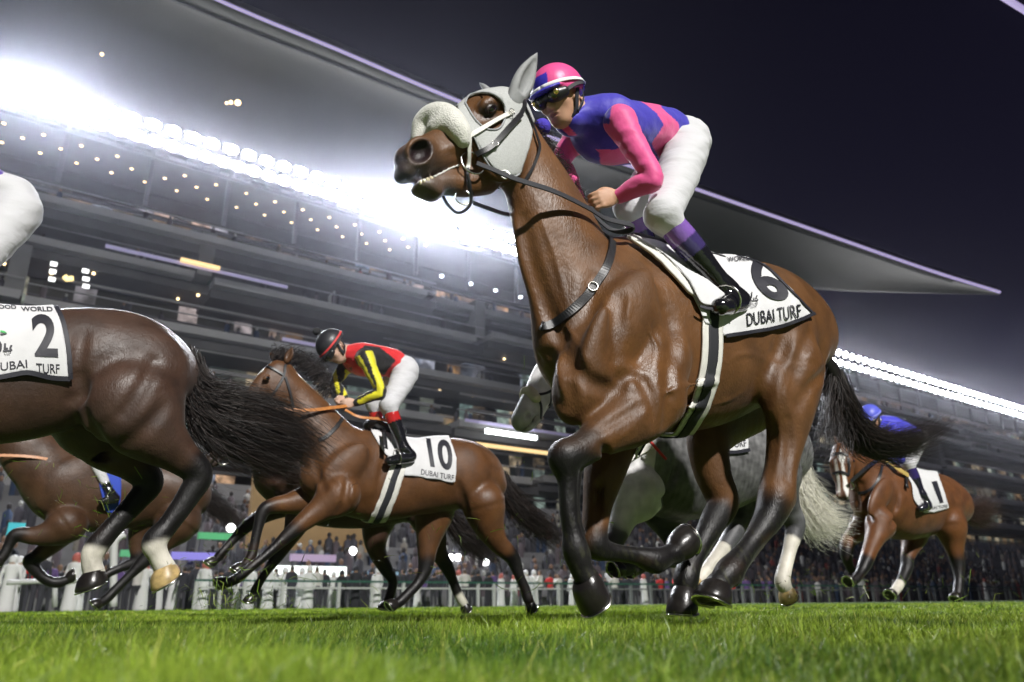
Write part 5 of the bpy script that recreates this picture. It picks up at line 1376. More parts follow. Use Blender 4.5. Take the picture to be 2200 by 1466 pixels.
def boot6(t):
    C_ = np.tile((.010, .010, .012), (len(t), 1)); C_[t < .50] = (.050, .035, .13); C_[t < .33] = (.22, .11, .42); return C_
J6 = dict(head=(1204, 220, 0), face=(1167, 219, .035), crown=(1196, 166, 0), neck=(1258, 250, 0), chest=(1322, 285, 0), waist=(1412, 288, 0), hip=(1462, 312, 0),
          shn=(1332, 262, .17), eln=(1402, 382, .26), wrn=(1330, 421, .12), han=(1262, 436, .06),
          shf=(1244, 282, -.17), elf=(1204, 350, -.25), wrf=(1240, 425, -.10), haf=(1262, 450, -.05),
          hpn=(1474, 325, .09), knn=(1424, 462, .22), ann=(1560, 622, .27), hen=(1592, 646, .27), ton=(1546, 660, .31),
          hpf=(1448, 330, -.09), knf=(1352, 446, -.20), anf=(1420, 600, -.24), hef=(1450, 618, -.24), tof=(1410, 632, -.27))
person6, q6, H6 = jockey(fr6, J6, 'jockey in pink and blue silks, crouching on the nearest horse', silkcol=silk6, capcol=cap6, bootcol=boot6, group='jockeys riding in the race')
# ================================================================ THE OTHER HORSES
def zz(o, s_):      # reading helper: coordinates noted in an enlarged view
    return lambda rows: [(o[0] + r[0] / s_, o[1] + r[1] / s_) + ((r[2] / s_,) + tuple(r[3:]) if len(r) > 2 else ()) for r in rows]
def simple_horse(fr, label, D, base, legc=BLACK, vox=.013, tailc=((.006, .005, .005), (.03, .02, .016)), socks={}, dapple=False, ntail=700, mane=True, blaze=None, hoofmat=None):
    root = fr.root('racehorse', label=label, cat='horse', group='racehorses galloping along the turf')
    R = HorseRig(fr)
    R.tube(D['trunk'], k=.05)
    R.tube(D['neck'], k=.07); R.tube(D['head'], k=.04)
    sc = fr.scale(*D['trunk'][1][:2])
    h0, h1, he = [np.array(fr(*D['head'][i][:2], 0)) for i in (0, 1, -1)]
    ax = he - h0; ax /= np.linalg.norm(ax); dn = np.array([ax[2], 0, -ax[0]]); dn = dn if dn[2] < 0 else -dn
    L = np.linalg.norm(he - h0)
    for sg in (1, -1):
        y = np.array([0, sg, 0])
        R.S.ell(h0 + ax * L * .22 + dn * .10 + y * .055, (.11, .03, .10), ax, k=.04)
        R.S.ell(h0 + ax * L * .30 - dn * .045 + y * .088, (.035, .018, .022), ax, k=.02)
        R.S.ell(he - dn * .02 + y * .055 - ax * .01, (.040, .02, .03), ax, k=.02)
        R.S.ell(he - dn * .018 + y * .078 - ax * .0, (.028, .026, .018), ax, k=.008, sub=True)
    R.S.ell(he + dn * .055 - ax * .05, (.07, .045, .03), ax, k=.02)
    R.S.ell(he + dn * .03, (.07, .10, .006), ax, k=.01, sub=True)
    if D.get('front'):
        cm = np.array([-fr.a0, fr.W, CAMH]) - h0; cm[2] = 0; cm /= np.linalg.norm(cm); rt = np.cross((0, 0, 1), cm)
        R.S.ops = [o_ for o_ in R.S.ops][:2]
        pts = [h0 + ax * L * t for t in (-.04, .18, .42, .72, .95)]
        R.S.tube([(*p_, r_, 1.0) for p_, r_ in zip(pts, (.095, .112, .088, .066, .062))], k=.05)
        for sg in (1, -1):
            R.S.ell(h0 + ax * L * .20 + rt * sg * .088 + cm * .045, (.035, .03, .035), k=.03)
            R.S.ell(h0 + ax * L * .97 + rt * sg * .038 + cm * .045, (.028, .024, .03), k=.02)
            R.S.ell(h0 + ax * L * .97 + rt * sg * .046 + cm * .075, (.020, .018, .022), k=.008, sub=True)
            R.S.ell(h0 + ax * L * .40 + rt * sg * .05, (.05, .05, .10), k=.05)
    t0, t1, t2, tn = D['trunk'][0], D['trunk'][1], D['trunk'][2], D['trunk'][-2]
    for sg in (1, -1):
        R.blob(t1[0], t1[1] - t1[2] * .1, .20 * sg, t1[2] * .85, t1[2] * .16, t1[2] * .36, (t0[0], t0[1] + t0[2] * .8, .16 * sg), k=.07)
        R.blob(tn[0], tn[1], .17 * sg, tn[2] * .95, tn[2] * .42, tn[2] * .7, (tn[0] + 10, tn[1] + tn[2], .17 * sg), k=.08)
    marks = []; hv = []
    for key, rows in D['legs'].items():
        la = .16 if key[0] == 'n' else -.16
        Lg = R.tube(rows, la, k=.035)
        n = len(Lg); cut = 3 if n > 5 else 2
        marks.append(([(a_[0], a_[1], a_[2], a_[3] * 1.4 + .02) for a_ in Lg[cut:]], legc, .08))
        if key in socks: marks.append(([(a_[0], a_[1], a_[2], a_[3] * 1.4 + .02) for a_ in Lg[socks[key]:]], (.55, .52, .45), .03))
        hv.append((key, np.array(Lg[-2][:3]), np.array(Lg[-1][:3]), Lg[-1][3]))
    for rows in D.get('creases', ()): _crease(R, rows, 12 * .0019 / sc, .5, .04)
    V_, F_ = R.S.mesh(vox, smooth=1)
    C0 = paint(V_, base, marks + [([(*he, .055), (*(he + ax * .02), .05)], MUZ if not dapple else (.24, .22, .22), .08)])
    if dapple:
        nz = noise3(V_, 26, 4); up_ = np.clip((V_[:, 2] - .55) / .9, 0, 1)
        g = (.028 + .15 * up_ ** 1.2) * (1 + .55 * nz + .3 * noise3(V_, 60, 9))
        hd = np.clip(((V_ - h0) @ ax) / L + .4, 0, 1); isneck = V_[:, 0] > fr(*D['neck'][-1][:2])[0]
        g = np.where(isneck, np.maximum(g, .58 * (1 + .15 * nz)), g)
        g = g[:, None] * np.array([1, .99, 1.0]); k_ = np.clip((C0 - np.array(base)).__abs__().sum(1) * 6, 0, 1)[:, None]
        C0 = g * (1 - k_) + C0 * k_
    if blaze:
        A_ = h0 + ax * L * .22 - dn * .09; B_ = he - dn * .055
        C0 = paint_over(C0, V_, [(*A_, .022), (*(A_ * .5 + B_ * .5), .014), (*B_, .012)], (.70, .68, .62)) if blaze == 'full' else paint_over(C0, V_, [(*A_, .03), (*(A_ + ax * .02), .02)], (.6, .6, .55))
    if D.get('front'):
        rel = V_ - h0; tt = rel @ ax / L; rr_ = rel @ rt; ff = (rel @ cm) > .02
        wd = np.interp(tt, [-.1, .05, .16, .3, .6, .85, 1.02], [.0, .018, .040, .016, .020, .028, .012]); bl = np.clip((wd - np.abs(rr_ + .006)) / .008, 0, 1) * ff * (tt > -.05) * (tt < 1.05)
        C0 = C0 * (1 - bl[:, None]) + np.array((.72, .70, .66)) * bl[:, None]
    b = mesh_obj('body', V_, F_, coat, root, colors=C0)
    for key, a_, b_, r_ in hv:
        d = b_ - a_; d /= np.linalg.norm(d)
        hoof(fr, b_ - d * .01, b_ + d * .062, r_ * 1.05, r_ * 1.45, hoofmat.get(key, hoofm) if hoofmat else hoofm, root)
    for sg in (1, -1):
        ep = h0 + ax * L * .30 - dn * .035 + np.array([0, sg * .094, 0]) if not D.get('front') else h0 + ax * L * .21 + rt * sg * .105 + cm * .055
        S = Sdf(); S.ell(ep, (.02, .016, .016)); v, f = S.mesh(.006); mesh_obj('eye', v, f, eyem, root)
    for i, (bx, by, bl, tx, ty, tl) in enumerate(D.get('ears', ())):
        v, f = ear(fr(bx, by, bl), fr(tx, ty, tl), .03, None, None, (.6, .8 if bl > 0 else -.8, 0)); mesh_obj('ear', v, f, coat, root, colors=np.tile(base, (len(v), 1)) * .8)
    if 'tail' in D:
        g = [np.array([fr(*r) for r in rows]) for rows in D['tail']]
        v, f = strands(None, g, int(ntail * 1.9), .0022, .020, 15, wob=.022, lens=(.5, 1.0), tipspread=.06, segs=14)
        mesh_obj('tail', v, f, hair, root, colors=haircol(v, *tailc, per=42))
    if mane and 'mane' in D:
        g = [np.array([fr(*r) for r in rows]) for rows in D['mane']]
        v, f = strands(None, g, 500, .0028, .02, 16, wob=.03, lens=(.4, 1.0), tipspread=.03, segs=10)
        mesh_obj('mane', v, f, hair, root, colors=haircol(v, *tailc, per=30))
    return root, R, (V_, F_)
def paint_over(C, V_, pts, col):
    R = np.array(pts); d = np.full(len(V_), 9.)
    for i in range(len(R) - 1):
        a, b = R[i, :3], R[i + 1, :3]; ba = b - a; t = np.clip(((V_ - a) @ ba) / (ba @ ba + 1e-12), 0, 1)
        d = np.minimum(d, np.linalg.norm(V_ - a - t[:, None] * ba, axis=1) - (R[i, 3] + (R[i + 1, 3] - R[i, 3]) * t))
    w_ = np.clip(.5 - d / .012, 0, 1)[:, None]
    return C * (1 - w_) + np.array(col) * w_
def cloth_on(fr, R, poly, label, vox, off=.014, zmin=.9, disp=None, near=-9):
    R.S.grid(vox, .05)
    o, v, f, full = shell(R.S, fr, vox, off, lambda q, V_: inpoly(q, poly) & (V_[:, 2] > zmin) & (V_[:, 1] > near), 'saddle_cloth', cloth_white, None, th=.004, disp=disp, box=pbox(fr, poly))
    place(fr, o); tag(o, label, 'saddle cloth', 'numbered saddle cloths'); return o, Skin(fr, [full])
def band_on(fr, R, GC, w1, w2, root, vox, m1=None, m2=None, st=True):
    a0 = fr(*GC[0], .2)[0]
    z0 = fr(*GC[-1], 0)[2]
    c_ = lambda w_: (lambda q, V_: inpoly(q, bandpoly(GC, w_)) & ((V_[:, 1] > 0) | st) & (V_[:, 2] > z0) & (np.abs(V_[:, 1]) < .42))
    if m1: shell(R.S, fr, vox, .008, c_(w1), 'girth_pad', m1, root, th=.010, box=pbox(fr, GC, .2))
    if st: shell(R.S, fr, vox, .020, c_(w2), 'girth_strap', m2 or webbing, root, th=.006, box=pbox(fr, GC, .2))

# ---- number 10, mid-left
z5 = zz((440, 680), 2.29)
fr10 = Frame(solveW(835, 900, 1.58), ref=(850, 1310))
D10 = dict(trunk=z5([(560, 790, 95, 0, .9), (680, 765, 190, 0, .7), (800, 778, 218, 0, .62), (920, 795, 200, 0, .66), (1050, 790, 182, 0, .76), (1190, 775, 178, 0, .84), (1310, 775, 150, 0, .95), (1395, 830, 85, 0, 1.2)]),
    neck=z5([(395, 290, 55, 0, .7), (440, 380, 85, 0, .6), (520, 500, 118, 0, .6), (600, 620, 150, 0, .66), (660, 700, 160, 0, .7)]),
    head=z5([(365, 275, 62, 0, .7), (318, 318, 64, 0, .66), (262, 372, 50, 0, .62), (205, 430, 42, 0, .7), (160, 478, 36, 0, .9)]),
    legs=dict(nf=z5([(660, 880, 105), (580, 940, 66), (500, 1000, 48), (415, 1072, 36), (330, 1150, 25), (220, 1240, 24), (165, 1285, 27), (110, 1312, 24)]),
              ff=z5([(520, 900, 80), (420, 920, 52), (345, 930, 40), (290, 955, 33), (262, 1040, 25), (240, 1140, 24), (225, 1190, 27), (190, 1230, 22)]),
              nh=z5([(1370, 920, 110), (1395, 1020, 78), (1440, 1110, 50), (1512, 1185, 38), (1545, 1270, 26), (1575, 1340, 25), (1590, 1390, 26), (1602, 1412, 22)]),
              fh=z5([(1130, 960, 100), (1110, 1050, 72), (1095, 1140, 50), (1085, 1240, 36), (1050, 1310, 26), (1000, 1365, 25), (965, 1400, 26), (940, 1418, 22)])),
    ears=[(*z5([(405, 215)])[0], .06, *z5([(432, 150)])[0], .09), (*z5([(345, 215)])[0], -.07, *z5([(322, 175)])[0], -.10)],
    tail=[[(*p_, l_) for p_, l_ in zip(z5(rr), (0, .02, .03, .03, .03))] for rr in ([(1462, 775), (1500, 850), (1570, 940), (1680, 1030), (1770, 1120)], [(1462, 800), (1490, 900), (1560, 990), (1660, 1075), (1760, 1150)])],
    mane=[[(*p_, l_) for p_, l_ in zip(z5(rr), (0, -.02, -.04))] for rr in ([(330, 205), (350, 175), (400, 160)], [(420, 215), (470, 190), (540, 200)], [(500, 270), (560, 250), (620, 280)], [(590, 400), (620, 360), (660, 380)])],
    creases=[z5([(540, 700), (560, 790), (590, 850)]), z5([(700, 800), (690, 900), (660, 960)]), z5([(880, 720), (860, 820), (850, 900)]), z5([(1250, 830), (1270, 900), (1290, 980)])])
h10, R10, b10 = simple_horse(fr10, 'bright bay racehorse with white star, wearing the number 10 cloth', D10, (.095, .040, .014), blaze='star', vox=.011)
wv = lambda V_: np.stack([0 * V_[:, 0], np.sign(V_[:, 1]) * .006 * np.sin(V_[:, 0] * 30 + V_[:, 2] * 6), 0 * V_[:, 0]], 1)
c10, sk10 = cloth_on(fr10, R10, z5([(1000, 565), (1010, 500), (1180, 500), (1192, 560), (1225, 640), (1242, 700), (1232, 822), (1100, 800), (975, 785), (925, 780), (930, 700), (890, 690), (860, 640), (820, 570), (790, 500), (900, 490)]), 'white cloth with number 10, on the bay horse with yellow-sleeved jockey', .011, disp=wv)
letter(sk10, '10', z5([(1110, 742), (1222, 762), (1212, 612), (1086, 600)]), ink, c10, bold=.03, off=.006, name='number')
letter(sk10, 'DUBAI TURF', z5([(1062, 778), (1224, 808), (1226, 782), (1064, 752)]), ink, c10, bold=.01, off=.006)
band_on(fr10, R10, z5([(960, 720), (930, 800), (905, 880), (870, 960), (835, 1030)]), 20, 8.5, h10, .011, whiteleather)
def small_saddle(fr, rows, label):
    s_ = tag(bpy.data.objects.new('racing_saddle', None), label, 'saddle', 'racing saddles'); COL.objects.link(s_); place(fr, s_)
    S = Sdf(); S.tube([(*fr(x, y, 0), .05, 2.6) for x, y in rows], k=.02); v, f = S.mesh(.014); mesh_obj('seat', v, f, leather, s_)
    for sg in (1, -1):
        p_ = [fr(*rows[1], .20 * sg), fr(rows[1][0] + 4, rows[1][1] + 40, .30 * sg)]
        v, f = strap(catmull(p_, 6), (0, sg, .2), .02, .006); mesh_obj('stirrup_leather', v, f, leather, s_)
small_saddle(fr10, z5([(820, 530), (880, 560), (950, 575)]), 'black racing saddle under the jockey in black, red and yellow')
rein('rein', [fr10(*z5([(200, 440)])[0], .10), fr10(*z5([(480, 462)])[0], .16), fr10(*z5([(640, 448)])[0], .12), fr10(*z5([(700, 440)])[0], .08)], .014, tanleather, h10)
rein('rein', [fr10(*z5([(690, 460)])[0], .10), fr10(*z5([(760, 495)])[0], .16), fr10(*z5([(860, 505)])[0], .16), fr10(*z5([(900, 520)])[0], .14)], .012, tanleather, h10)
sk = Skin(fr10, [b10])
def head_tack(sk, h, segs, hw=.010, m=leather):
    b_ = bpy.data.objects.new('bridle', None); COL.objects.link(b_); b_.parent = h
    for rows in segs:
        p_, n_ = sk.path(rows, off=.008); v, f = strap(p_, n_, hw, .005); mesh_obj('strap', v, f, m, b_, smooth=False)
    return b_
head_tack(sk, h10, [z5([(300, 245), (340, 262), (385, 290)]), z5([(395, 240), (385, 300), (345, 370)]), z5([(395, 300), (420, 380), (440, 460)]), z5([(345, 370), (300, 420), (240, 450)])])
head_tack(sk, h10, [z5([(690, 480), (650, 540), (600, 590), (560, 610)])], hw=.015)
def silk10(px, V_, arm, raw):
    C_ = np.tile((.62, .02, .025), (len(V_), 1))
    m_ = inpoly(px, z5([(740, 200), (790, 140), (860, 150), (940, 215), (880, 290), (800, 250)])) | inpoly(px, z5([(690, 260), (720, 250), (740, 330), (700, 330)]))
    C_[m_] = (.012, .011, .013)
    C_[arm] = (.012, .011, .013)
    s1 = z5([(790, 170), (825, 170), (885, 340), (870, 395), (760, 435), (745, 415), (845, 365), (845, 330)]); s2 = z5([(740, 200), (765, 195), (840, 350), (750, 400), (745, 385), (810, 350)])
    s3 = z5([(625, 250), (645, 250), (665, 370), (650, 400)]); s4 = z5([(690, 300), (712, 300), (712, 380), (680, 395)])
    C_[arm & (inpoly(px, s1) | inpoly(px, s2))] = (.72, .66, .02)
    C_[arm & (V_[:, 1] < 0) & (inpoly(raw, s3) | inpoly(raw, s4))] = (.72, .66, .02)
    return C_
cap10 = lambda x, y, z: np.tile((.022, .022, .026), (len(x), 1))
def boot10(t):
    C_ = np.tile((.010, .010, .012), (len(t), 1)); C_[t < .38] = (.45, .02, .02); return C_
jz = lambda d: {k: (*z5([v_[:2]])[0], v_[2]) for k, v_ in d.items()}
J10 = jz(dict(head=(640, 160, 0), face=(606, 212, 0), crown=(612, 108, 0), neck=(712, 188, 0), chest=(795, 215, 0), waist=(905, 225, 0), hip=(972, 262, 0),
    shn=(790, 205, .17), eln=(868, 372, .25), wrn=(745, 425, .10), han=(670, 435, .05), shf=(700, 235, -.17), elf=(640, 330, -.22), wrf=(690, 405, -.06), haf=(660, 420, -.03),
    hpn=(990, 280, .09), knn=(905, 440, .22), ann=(980, 650, .26), hen=(1018, 690, .26), ton=(905, 712, .27), hpf=(960, 290, -.09), knf=(835, 430, -.2), anf=(860, 640, -.26), hef=(900, 665, -.26), tof=(800, 690, -.27)))
jockey(fr10, J10, 'jockey with yellow-striped black sleeves and black pompom cap', vox=.009, silkcol=silk10, capcol=cap10, bootcol=boot10, group='jockeys riding in the race', pom=(.02, .02, .022), band=(.62, .05, .05), skincol=(.55, .36, .27))

# ---- number 2, cut by the left edge
z4 = zz((0, 620), 2.094)
fr2 = Frame(solveW(230, 660, 1.60), ref=(200, 1310))
D2 = dict(trunk=z4([(-560, 420, 190, 0, .85), (-420, 370, 300, 0, .68), (-200, 385, 325, 0, .60), (50, 390, 305, 0, .62), (250, 365, 280, 0, .72), (420, 345, 262, 0, .84), (560, 350, 245, 0, .9), (680, 395, 200, 0, 1), (755, 440, 120, 0, 1.2)]),
    neck=z4([(-1000, -200, 90, 0, .6), (-850, 0, 150, 0, .6), (-620, 240, 230, 0, .6), (-500, 330, 260, 0, .7)]),
    head=z4([(-1020, -200, 100, 0, .7), (-1120, -80, 95, 0, .65), (-1250, 100, 65, 0, .8), (-1290, 160, 55, 0, .9)]),
    legs=dict(nh=z4([(600, 520, 215, None, .8), (690, 650, 135), (800, 745, 84), (893, 835, 62), (850, 930, 52), (760, 1060, 46), (695, 1140, 54), (712, 1200, 44), (745, 1262, 46)]),
              fh=z4([(430, 560, 200, None, .8), (500, 690, 130), (600, 780, 85), (672, 872, 60), (620, 950, 50), (520, 1060, 45), (432, 1165, 50), (412, 1225, 43), (425, 1285, 45)]),
              nf=z4([(-420, 640, 130), (-520, 760, 80), (-620, 850, 60), (-650, 1000, 40), (-640, 1150, 40), (-600, 1260, 40)]),
              ff=z4([(-500, 620, 120), (-600, 740, 75), (-720, 800, 58), (-620, 960, 40), (-500, 1050, 40), (-440, 1010, 40)])),
    tail=[[(*p_, l_) for p_, l_ in zip(z4(rr), (0, .04, .08, .08, .06, .05))] for rr in ([(850, 290), (880, 400), (960, 480), (1120, 500), (1320, 590), (1480, 735)], [(858, 330), (870, 470), (950, 570), (1100, 620), (1280, 680), (1430, 760)], [(855, 360), (860, 520), (930, 640), (1040, 720), (1200, 770), (1330, 790)])],
    creases=[z4([(370, 200), (350, 330), (370, 480)]), z4([(380, 560), (450, 680), (540, 760)]), z4([(690, 330), (640, 440), (560, 560)]), z4([(740, 520), (640, 640), (560, 700)]), z4([(330, 500), (380, 470), (360, 400)])])
h2, R2, b2 = simple_horse(fr2, 'dark bay racehorse with number 2 cloth, cut by the left edge', D2, (.050, .026, .017), vox=.012, socks={'nh': 7, 'fh': 7}, ntail=2600, hoofmat={'nh': hoofl})
for o_ in h2.children:
    pass
cl2 = z4([(-700, -20), (235, -20), (242, 65), (275, 130), (295, 200), (310, 300), (316, 412), (230, 404), (130, 382), (60, 392), (0, 402), (-150, 410), (-170, 300)])
c2, sk2 = cloth_on(fr2, R2, [p_ for p_ in cl2 if p_[0] > -1000], 'white cloth with number 2, on the horse cut by the left edge', .012, disp=wv)
letter(sk2, '2', z4([(158, 308), (262, 312), (252, 118), (138, 122)]), ink, c2, bold=.03, off=.007, name='number')
letter(sk2, 'DUBAI', z4([(-40, 378), (125, 358), (122, 322), (-42, 340)]), ink, c2, bold=.008, off=.007)
letter(sk2, 'TURF', z4([(165, 384), (270, 382), (268, 342), (162, 338)]), ink, c2, bold=.008, off=.007)
letter(sk2, 'WORLD', z4([(96, 108), (240, 108), (236, 88), (92, 88)]), ink, c2, bold=.02, off=.007)
letter(sk2, 'GOOD', z4([(-30, 96), (74, 98), (70, 80), (-34, 78)]), ink, c2, bold=.02, off=.007)
letter(sk2, 'CUP', z4([(18, 302), (50, 302), (50, 286), (18, 286)]), ink, c2, off=.007)
letter(sk2, '0', z4([(-60, 300), (8, 300), (8, 230), (-60, 230)]), ink, c2, bold=.03, off=.007, name='number')
for a_ in ([(52, 258), (46, 272), (52, 280), (34, 282), (30, 270), (28, 282), (12, 284)], [(22, 250), (20, 276)]):
    p_, n_ = sk2.path(z4(a_), off=.007); v, f = strap(p_, n_, .004, .001); mesh_obj('lettering', v, f, ink, c2, smooth=False)
for a_, mm in (([(0, 196), (14, 198), (26, 206)], green), ([(0, 210), (16, 208), (26, 204)], ink)):
    p_, n_ = sk2.path(z4(a_), off=.007); v, f = strap(p_, n_, .005, .001); mesh_obj('emblem', v, f, mm, c2, smooth=False)
p_, n_ = sk2.path(z4([(245, 70), (276, 130), (296, 200), (311, 300), (316, 410)]), off=.006); v, f = strap(p_, n_, .010, .003); mesh_obj('border', v, f, ink, c2, smooth=False)
p_, n_ = sk2.path(z4([(314, 408), (230, 402), (130, 380), (60, 390), (0, 400), (-100, 405)]), off=.006, n=60); v, f = strap(p_, n_, .012, .003); mesh_obj('border', v, f, ink, c2, smooth=False)
J2 = dict(head=(-330, 330, 0), face=(-370, 345, 0), crown=(-345, 290, 0), neck=(-275, 360, 0), chest=(-190, 380, 0), waist=(-50, 400, 0), hip=(24, 432, 0),
    shn=(-190, 380, .17), eln=(-150, 520, .25), wrn=(-240, 560, .10), han=(-290, 570, .05), shf=(-240, 400, -.17), elf=(-280, 500, -.22), wrf=(-250, 560, -.06), haf=(-290, 575, -.03),
    hpn=(40, 455, .09), knn=(-60, 580, .22), ann=(-90, 790, .30), hen=(-70, 815, .30), ton=(-150, 830, .30), hpf=(10, 450, -.09), knf=(-110, 570, -.2), anf=(-50, 760, -.3), hef=(-30, 780, -.3), tof=(-110, 800, -.3))
j2, q2, H2 = jockey(fr2, J2, 'jockey of the number 2 horse, only the white seat in view', vox=.011, silkcol=lambda px, V_, arm, raw: np.tile((.10, .05, .32), (len(V_), 1)), capcol=lambda x, y, z: np.tile((.10, .05, .32), (len(x), 1)), bootcol=boot10, group='jockeys riding in the race', fingers=False, goggles=False)

# ---- dark brown horse half hidden behind number 10
frD = Frame(solveW(690, 948, 1.58), ref=(700, 1305))
DD = dict(trunk=z5([(340, 800, 95, 0, .9), (450, 800, 165, 0, .7), (580, 830, 195, 0, .62), (740, 855, 185, 0, .66), (880, 860, 165, 0, .76), (1010, 850, 155, 0, .86), (1100, 860, 130, 0, .95), (1165, 900, 75, 0, 1.2)]),
    neck=z5([(235, 480, 50, 0, .6), (270, 560, 80, 0, .6), (340, 680, 120, 0, .62), (410, 760, 135, 0, .7)]),
    head=z5([(215, 480, 56, 0, .7), (165, 540, 54, 0, .66), (100, 620, 42, 0, .65), (50, 680, 36, 0, .75), (22, 712, 32, 0, .9)]),
    legs=dict(ff=z5([(420, 900, 80), (340, 950, 50), (270, 990, 38), (205, 1035, 32), (140, 1100, 22), (95, 1150, 22), (72, 1178, 24), (52, 1200, 20)]),
              nf=z5([(480, 950, 80), (440, 1050, 50), (400, 1120, 36), (350, 1190, 30), (300, 1260, 22), (262, 1320, 22), (248, 1350, 24), (238, 1375, 20)]),
              nh=z5([(1090, 980, 90), (1130, 1080, 60), (1150, 1160, 42), (1190, 1230, 34), (1220, 1300, 24), (1240, 1350, 24), (1262, 1395, 24), (1280, 1420, 20)]),
              fh=z5([(860, 980, 90), (840, 1080, 62), (850, 1160, 44), (890, 1240, 34), (925, 1300, 24), (915, 1360, 24), (905, 1390, 24), (895, 1415, 20)])),
    tail=[[(*p_, l_) for p_, l_ in zip(z5(rr), (0, .02, .03, .03))] for rr in ([(1180, 930), (1260, 1020), (1350, 1090), (1470, 1200)], [(1175, 980), (1240, 1080), (1330, 1160), (1450, 1250)])],
    creases=[z5([(250, 850), (330, 860), (400, 850)])])
hD, RD, bD = simple_horse(frD, 'dark brown racehorse half hidden behind the number 10 horse', DD, (.045, .021, .013), vox=.014, socks={'nh': 6})
head_tack(Skin(frD, [bD]), hD, [z5([(60, 640), (90, 660), (110, 690)])])
ring(frD(*z5([(92, 708)])[0], .1), (.2, 1, 0), .04, .006, steel, 'bit_ring', hD)

# ---- brown horse beyond number 2, facing left
z3 = zz((0, 1000), 3.143)
frL = Frame(solveW(165, 1000, 1.58), ref=(220, 1305))
DL = dict(trunk=z3([(330, 120, 130, 0, .9), (450, 130, 250, 0, .75), (620, 150, 290, 0, .62), (800, 160, 270, 0, .66), (960, 160, 240, 0, .78), (1110, 160, 225, 0, .88), (1220, 190, 190, 0, 1), (1300, 240, 110, 0, 1.2)]),
    neck=z3([(0, -400, 80, 0, .6), (80, -260, 120, 0, .6), (200, -90, 175, 0, .6), (330, 40, 200, 0, .66)]),
    head=z3([(-20, -400, 85, 0, .7), (-110, -300, 82, 0, .66), (-220, -170, 56, 0, .7), (-270, -110, 46, 0, .9)]),
    legs=dict(nf=z3([(450, 400, 130), (360, 450, 92), (240, 475, 62), (110, 470, 46), (60, 540, 34), (30, 600, 34), (0, 640, 34)]),
              ff=z3([(420, 430, 110), (340, 540, 66), (260, 610, 50), (205, 650, 46), (270, 740, 34), (340, 785, 34), (400, 790, 36), (460, 770, 30)]),
              nh=z3([(1200, 380, 150), (1130, 480, 90), (1060, 560, 62), (980, 640, 48), (880, 740, 32), (780, 840, 32), (720, 900, 34), (680, 930, 28)]),
              fh=z3([(1050, 360, 140), (960, 440, 85), (930, 540, 55), (925, 640, 44), (820, 690, 30), (730, 730, 30), (700, 760, 32), (670, 790, 28)])),
    tail=[[(*p_, l_) for p_, l_ in zip(z3(rr), (0, .02, .03, .03))] for rr in ([(1330, 120), (1430, 190), (1540, 290), (1700, 410)], [(1320, 180), (1400, 270), (1500, 350), (1640, 450)])])
hL, RL, bL = simple_horse(frL, 'brown racehorse seen through the legs of the number 2 horse', DL, (.062, .030, .015), vox=.014, ntail=600)
rein('rein', [frL(-30, 978, .15), frL(60, 981, .2), frL(132, 992, .2)], .016, tanleather, hL)
JL = dict(head=(60, 815, 0), face=(40, 825, 0), crown=(52, 793, 0), neck=(85, 845, 0), chest=(120, 855, 0), waist=(170, 870, 0), hip=(205, 890, 0),
    shn=(122, 860, .17), eln=(150, 905, .25), wrn=(120, 915, .10), han=(100, 918, .05), shf=(90, 870, -.17), elf=(120, 900, -.22), wrf=(110, 915, -.06), haf=(95, 918, -.03),
    hpn=(212, 900, .10), knn=(195, 975, .26), ann=(238, 1060, .34), hen=(250, 1072, .34), ton=(218, 1078, .34), hpf=(205, 920, -.09), knf=(170, 990, -.2), anf=(190, 1070, -.3), hef=(205, 1080, -.3), tof=(170, 1085, -.3))
def bootL(t):
    C_ = np.tile((.010, .010, .012), (len(t), 1)); C_[t < .75] = (.62, .62, .64); return C_
jockey(frL, JL, 'mostly hidden jockey whose white-topped boot shows through the number 2 horse legs', vox=.016, silkcol=lambda px, V_, arm, raw: np.tile((.04, .08, .5), (len(V_), 1)), capcol=lambda x, y, z: np.tile((.04, .08, .5), (len(x), 1)), bootcol=bootL, group='jockeys riding in the race', fingers=False, goggles=False)
cL, skL = cloth_on(frL, RL, [(205, 1000), (262, 1000), (262, 1075), (250, 1105), (226, 1102), (215, 1060)], 'blue cloth seen between the legs of the number 2 horse', .014, zmin=.6, near=.05)
bl_ = mat('blue_cloth', (.03, .07, .45), rough=.8)
cL.data.materials.clear(); cL.data.materials.append(bl_)

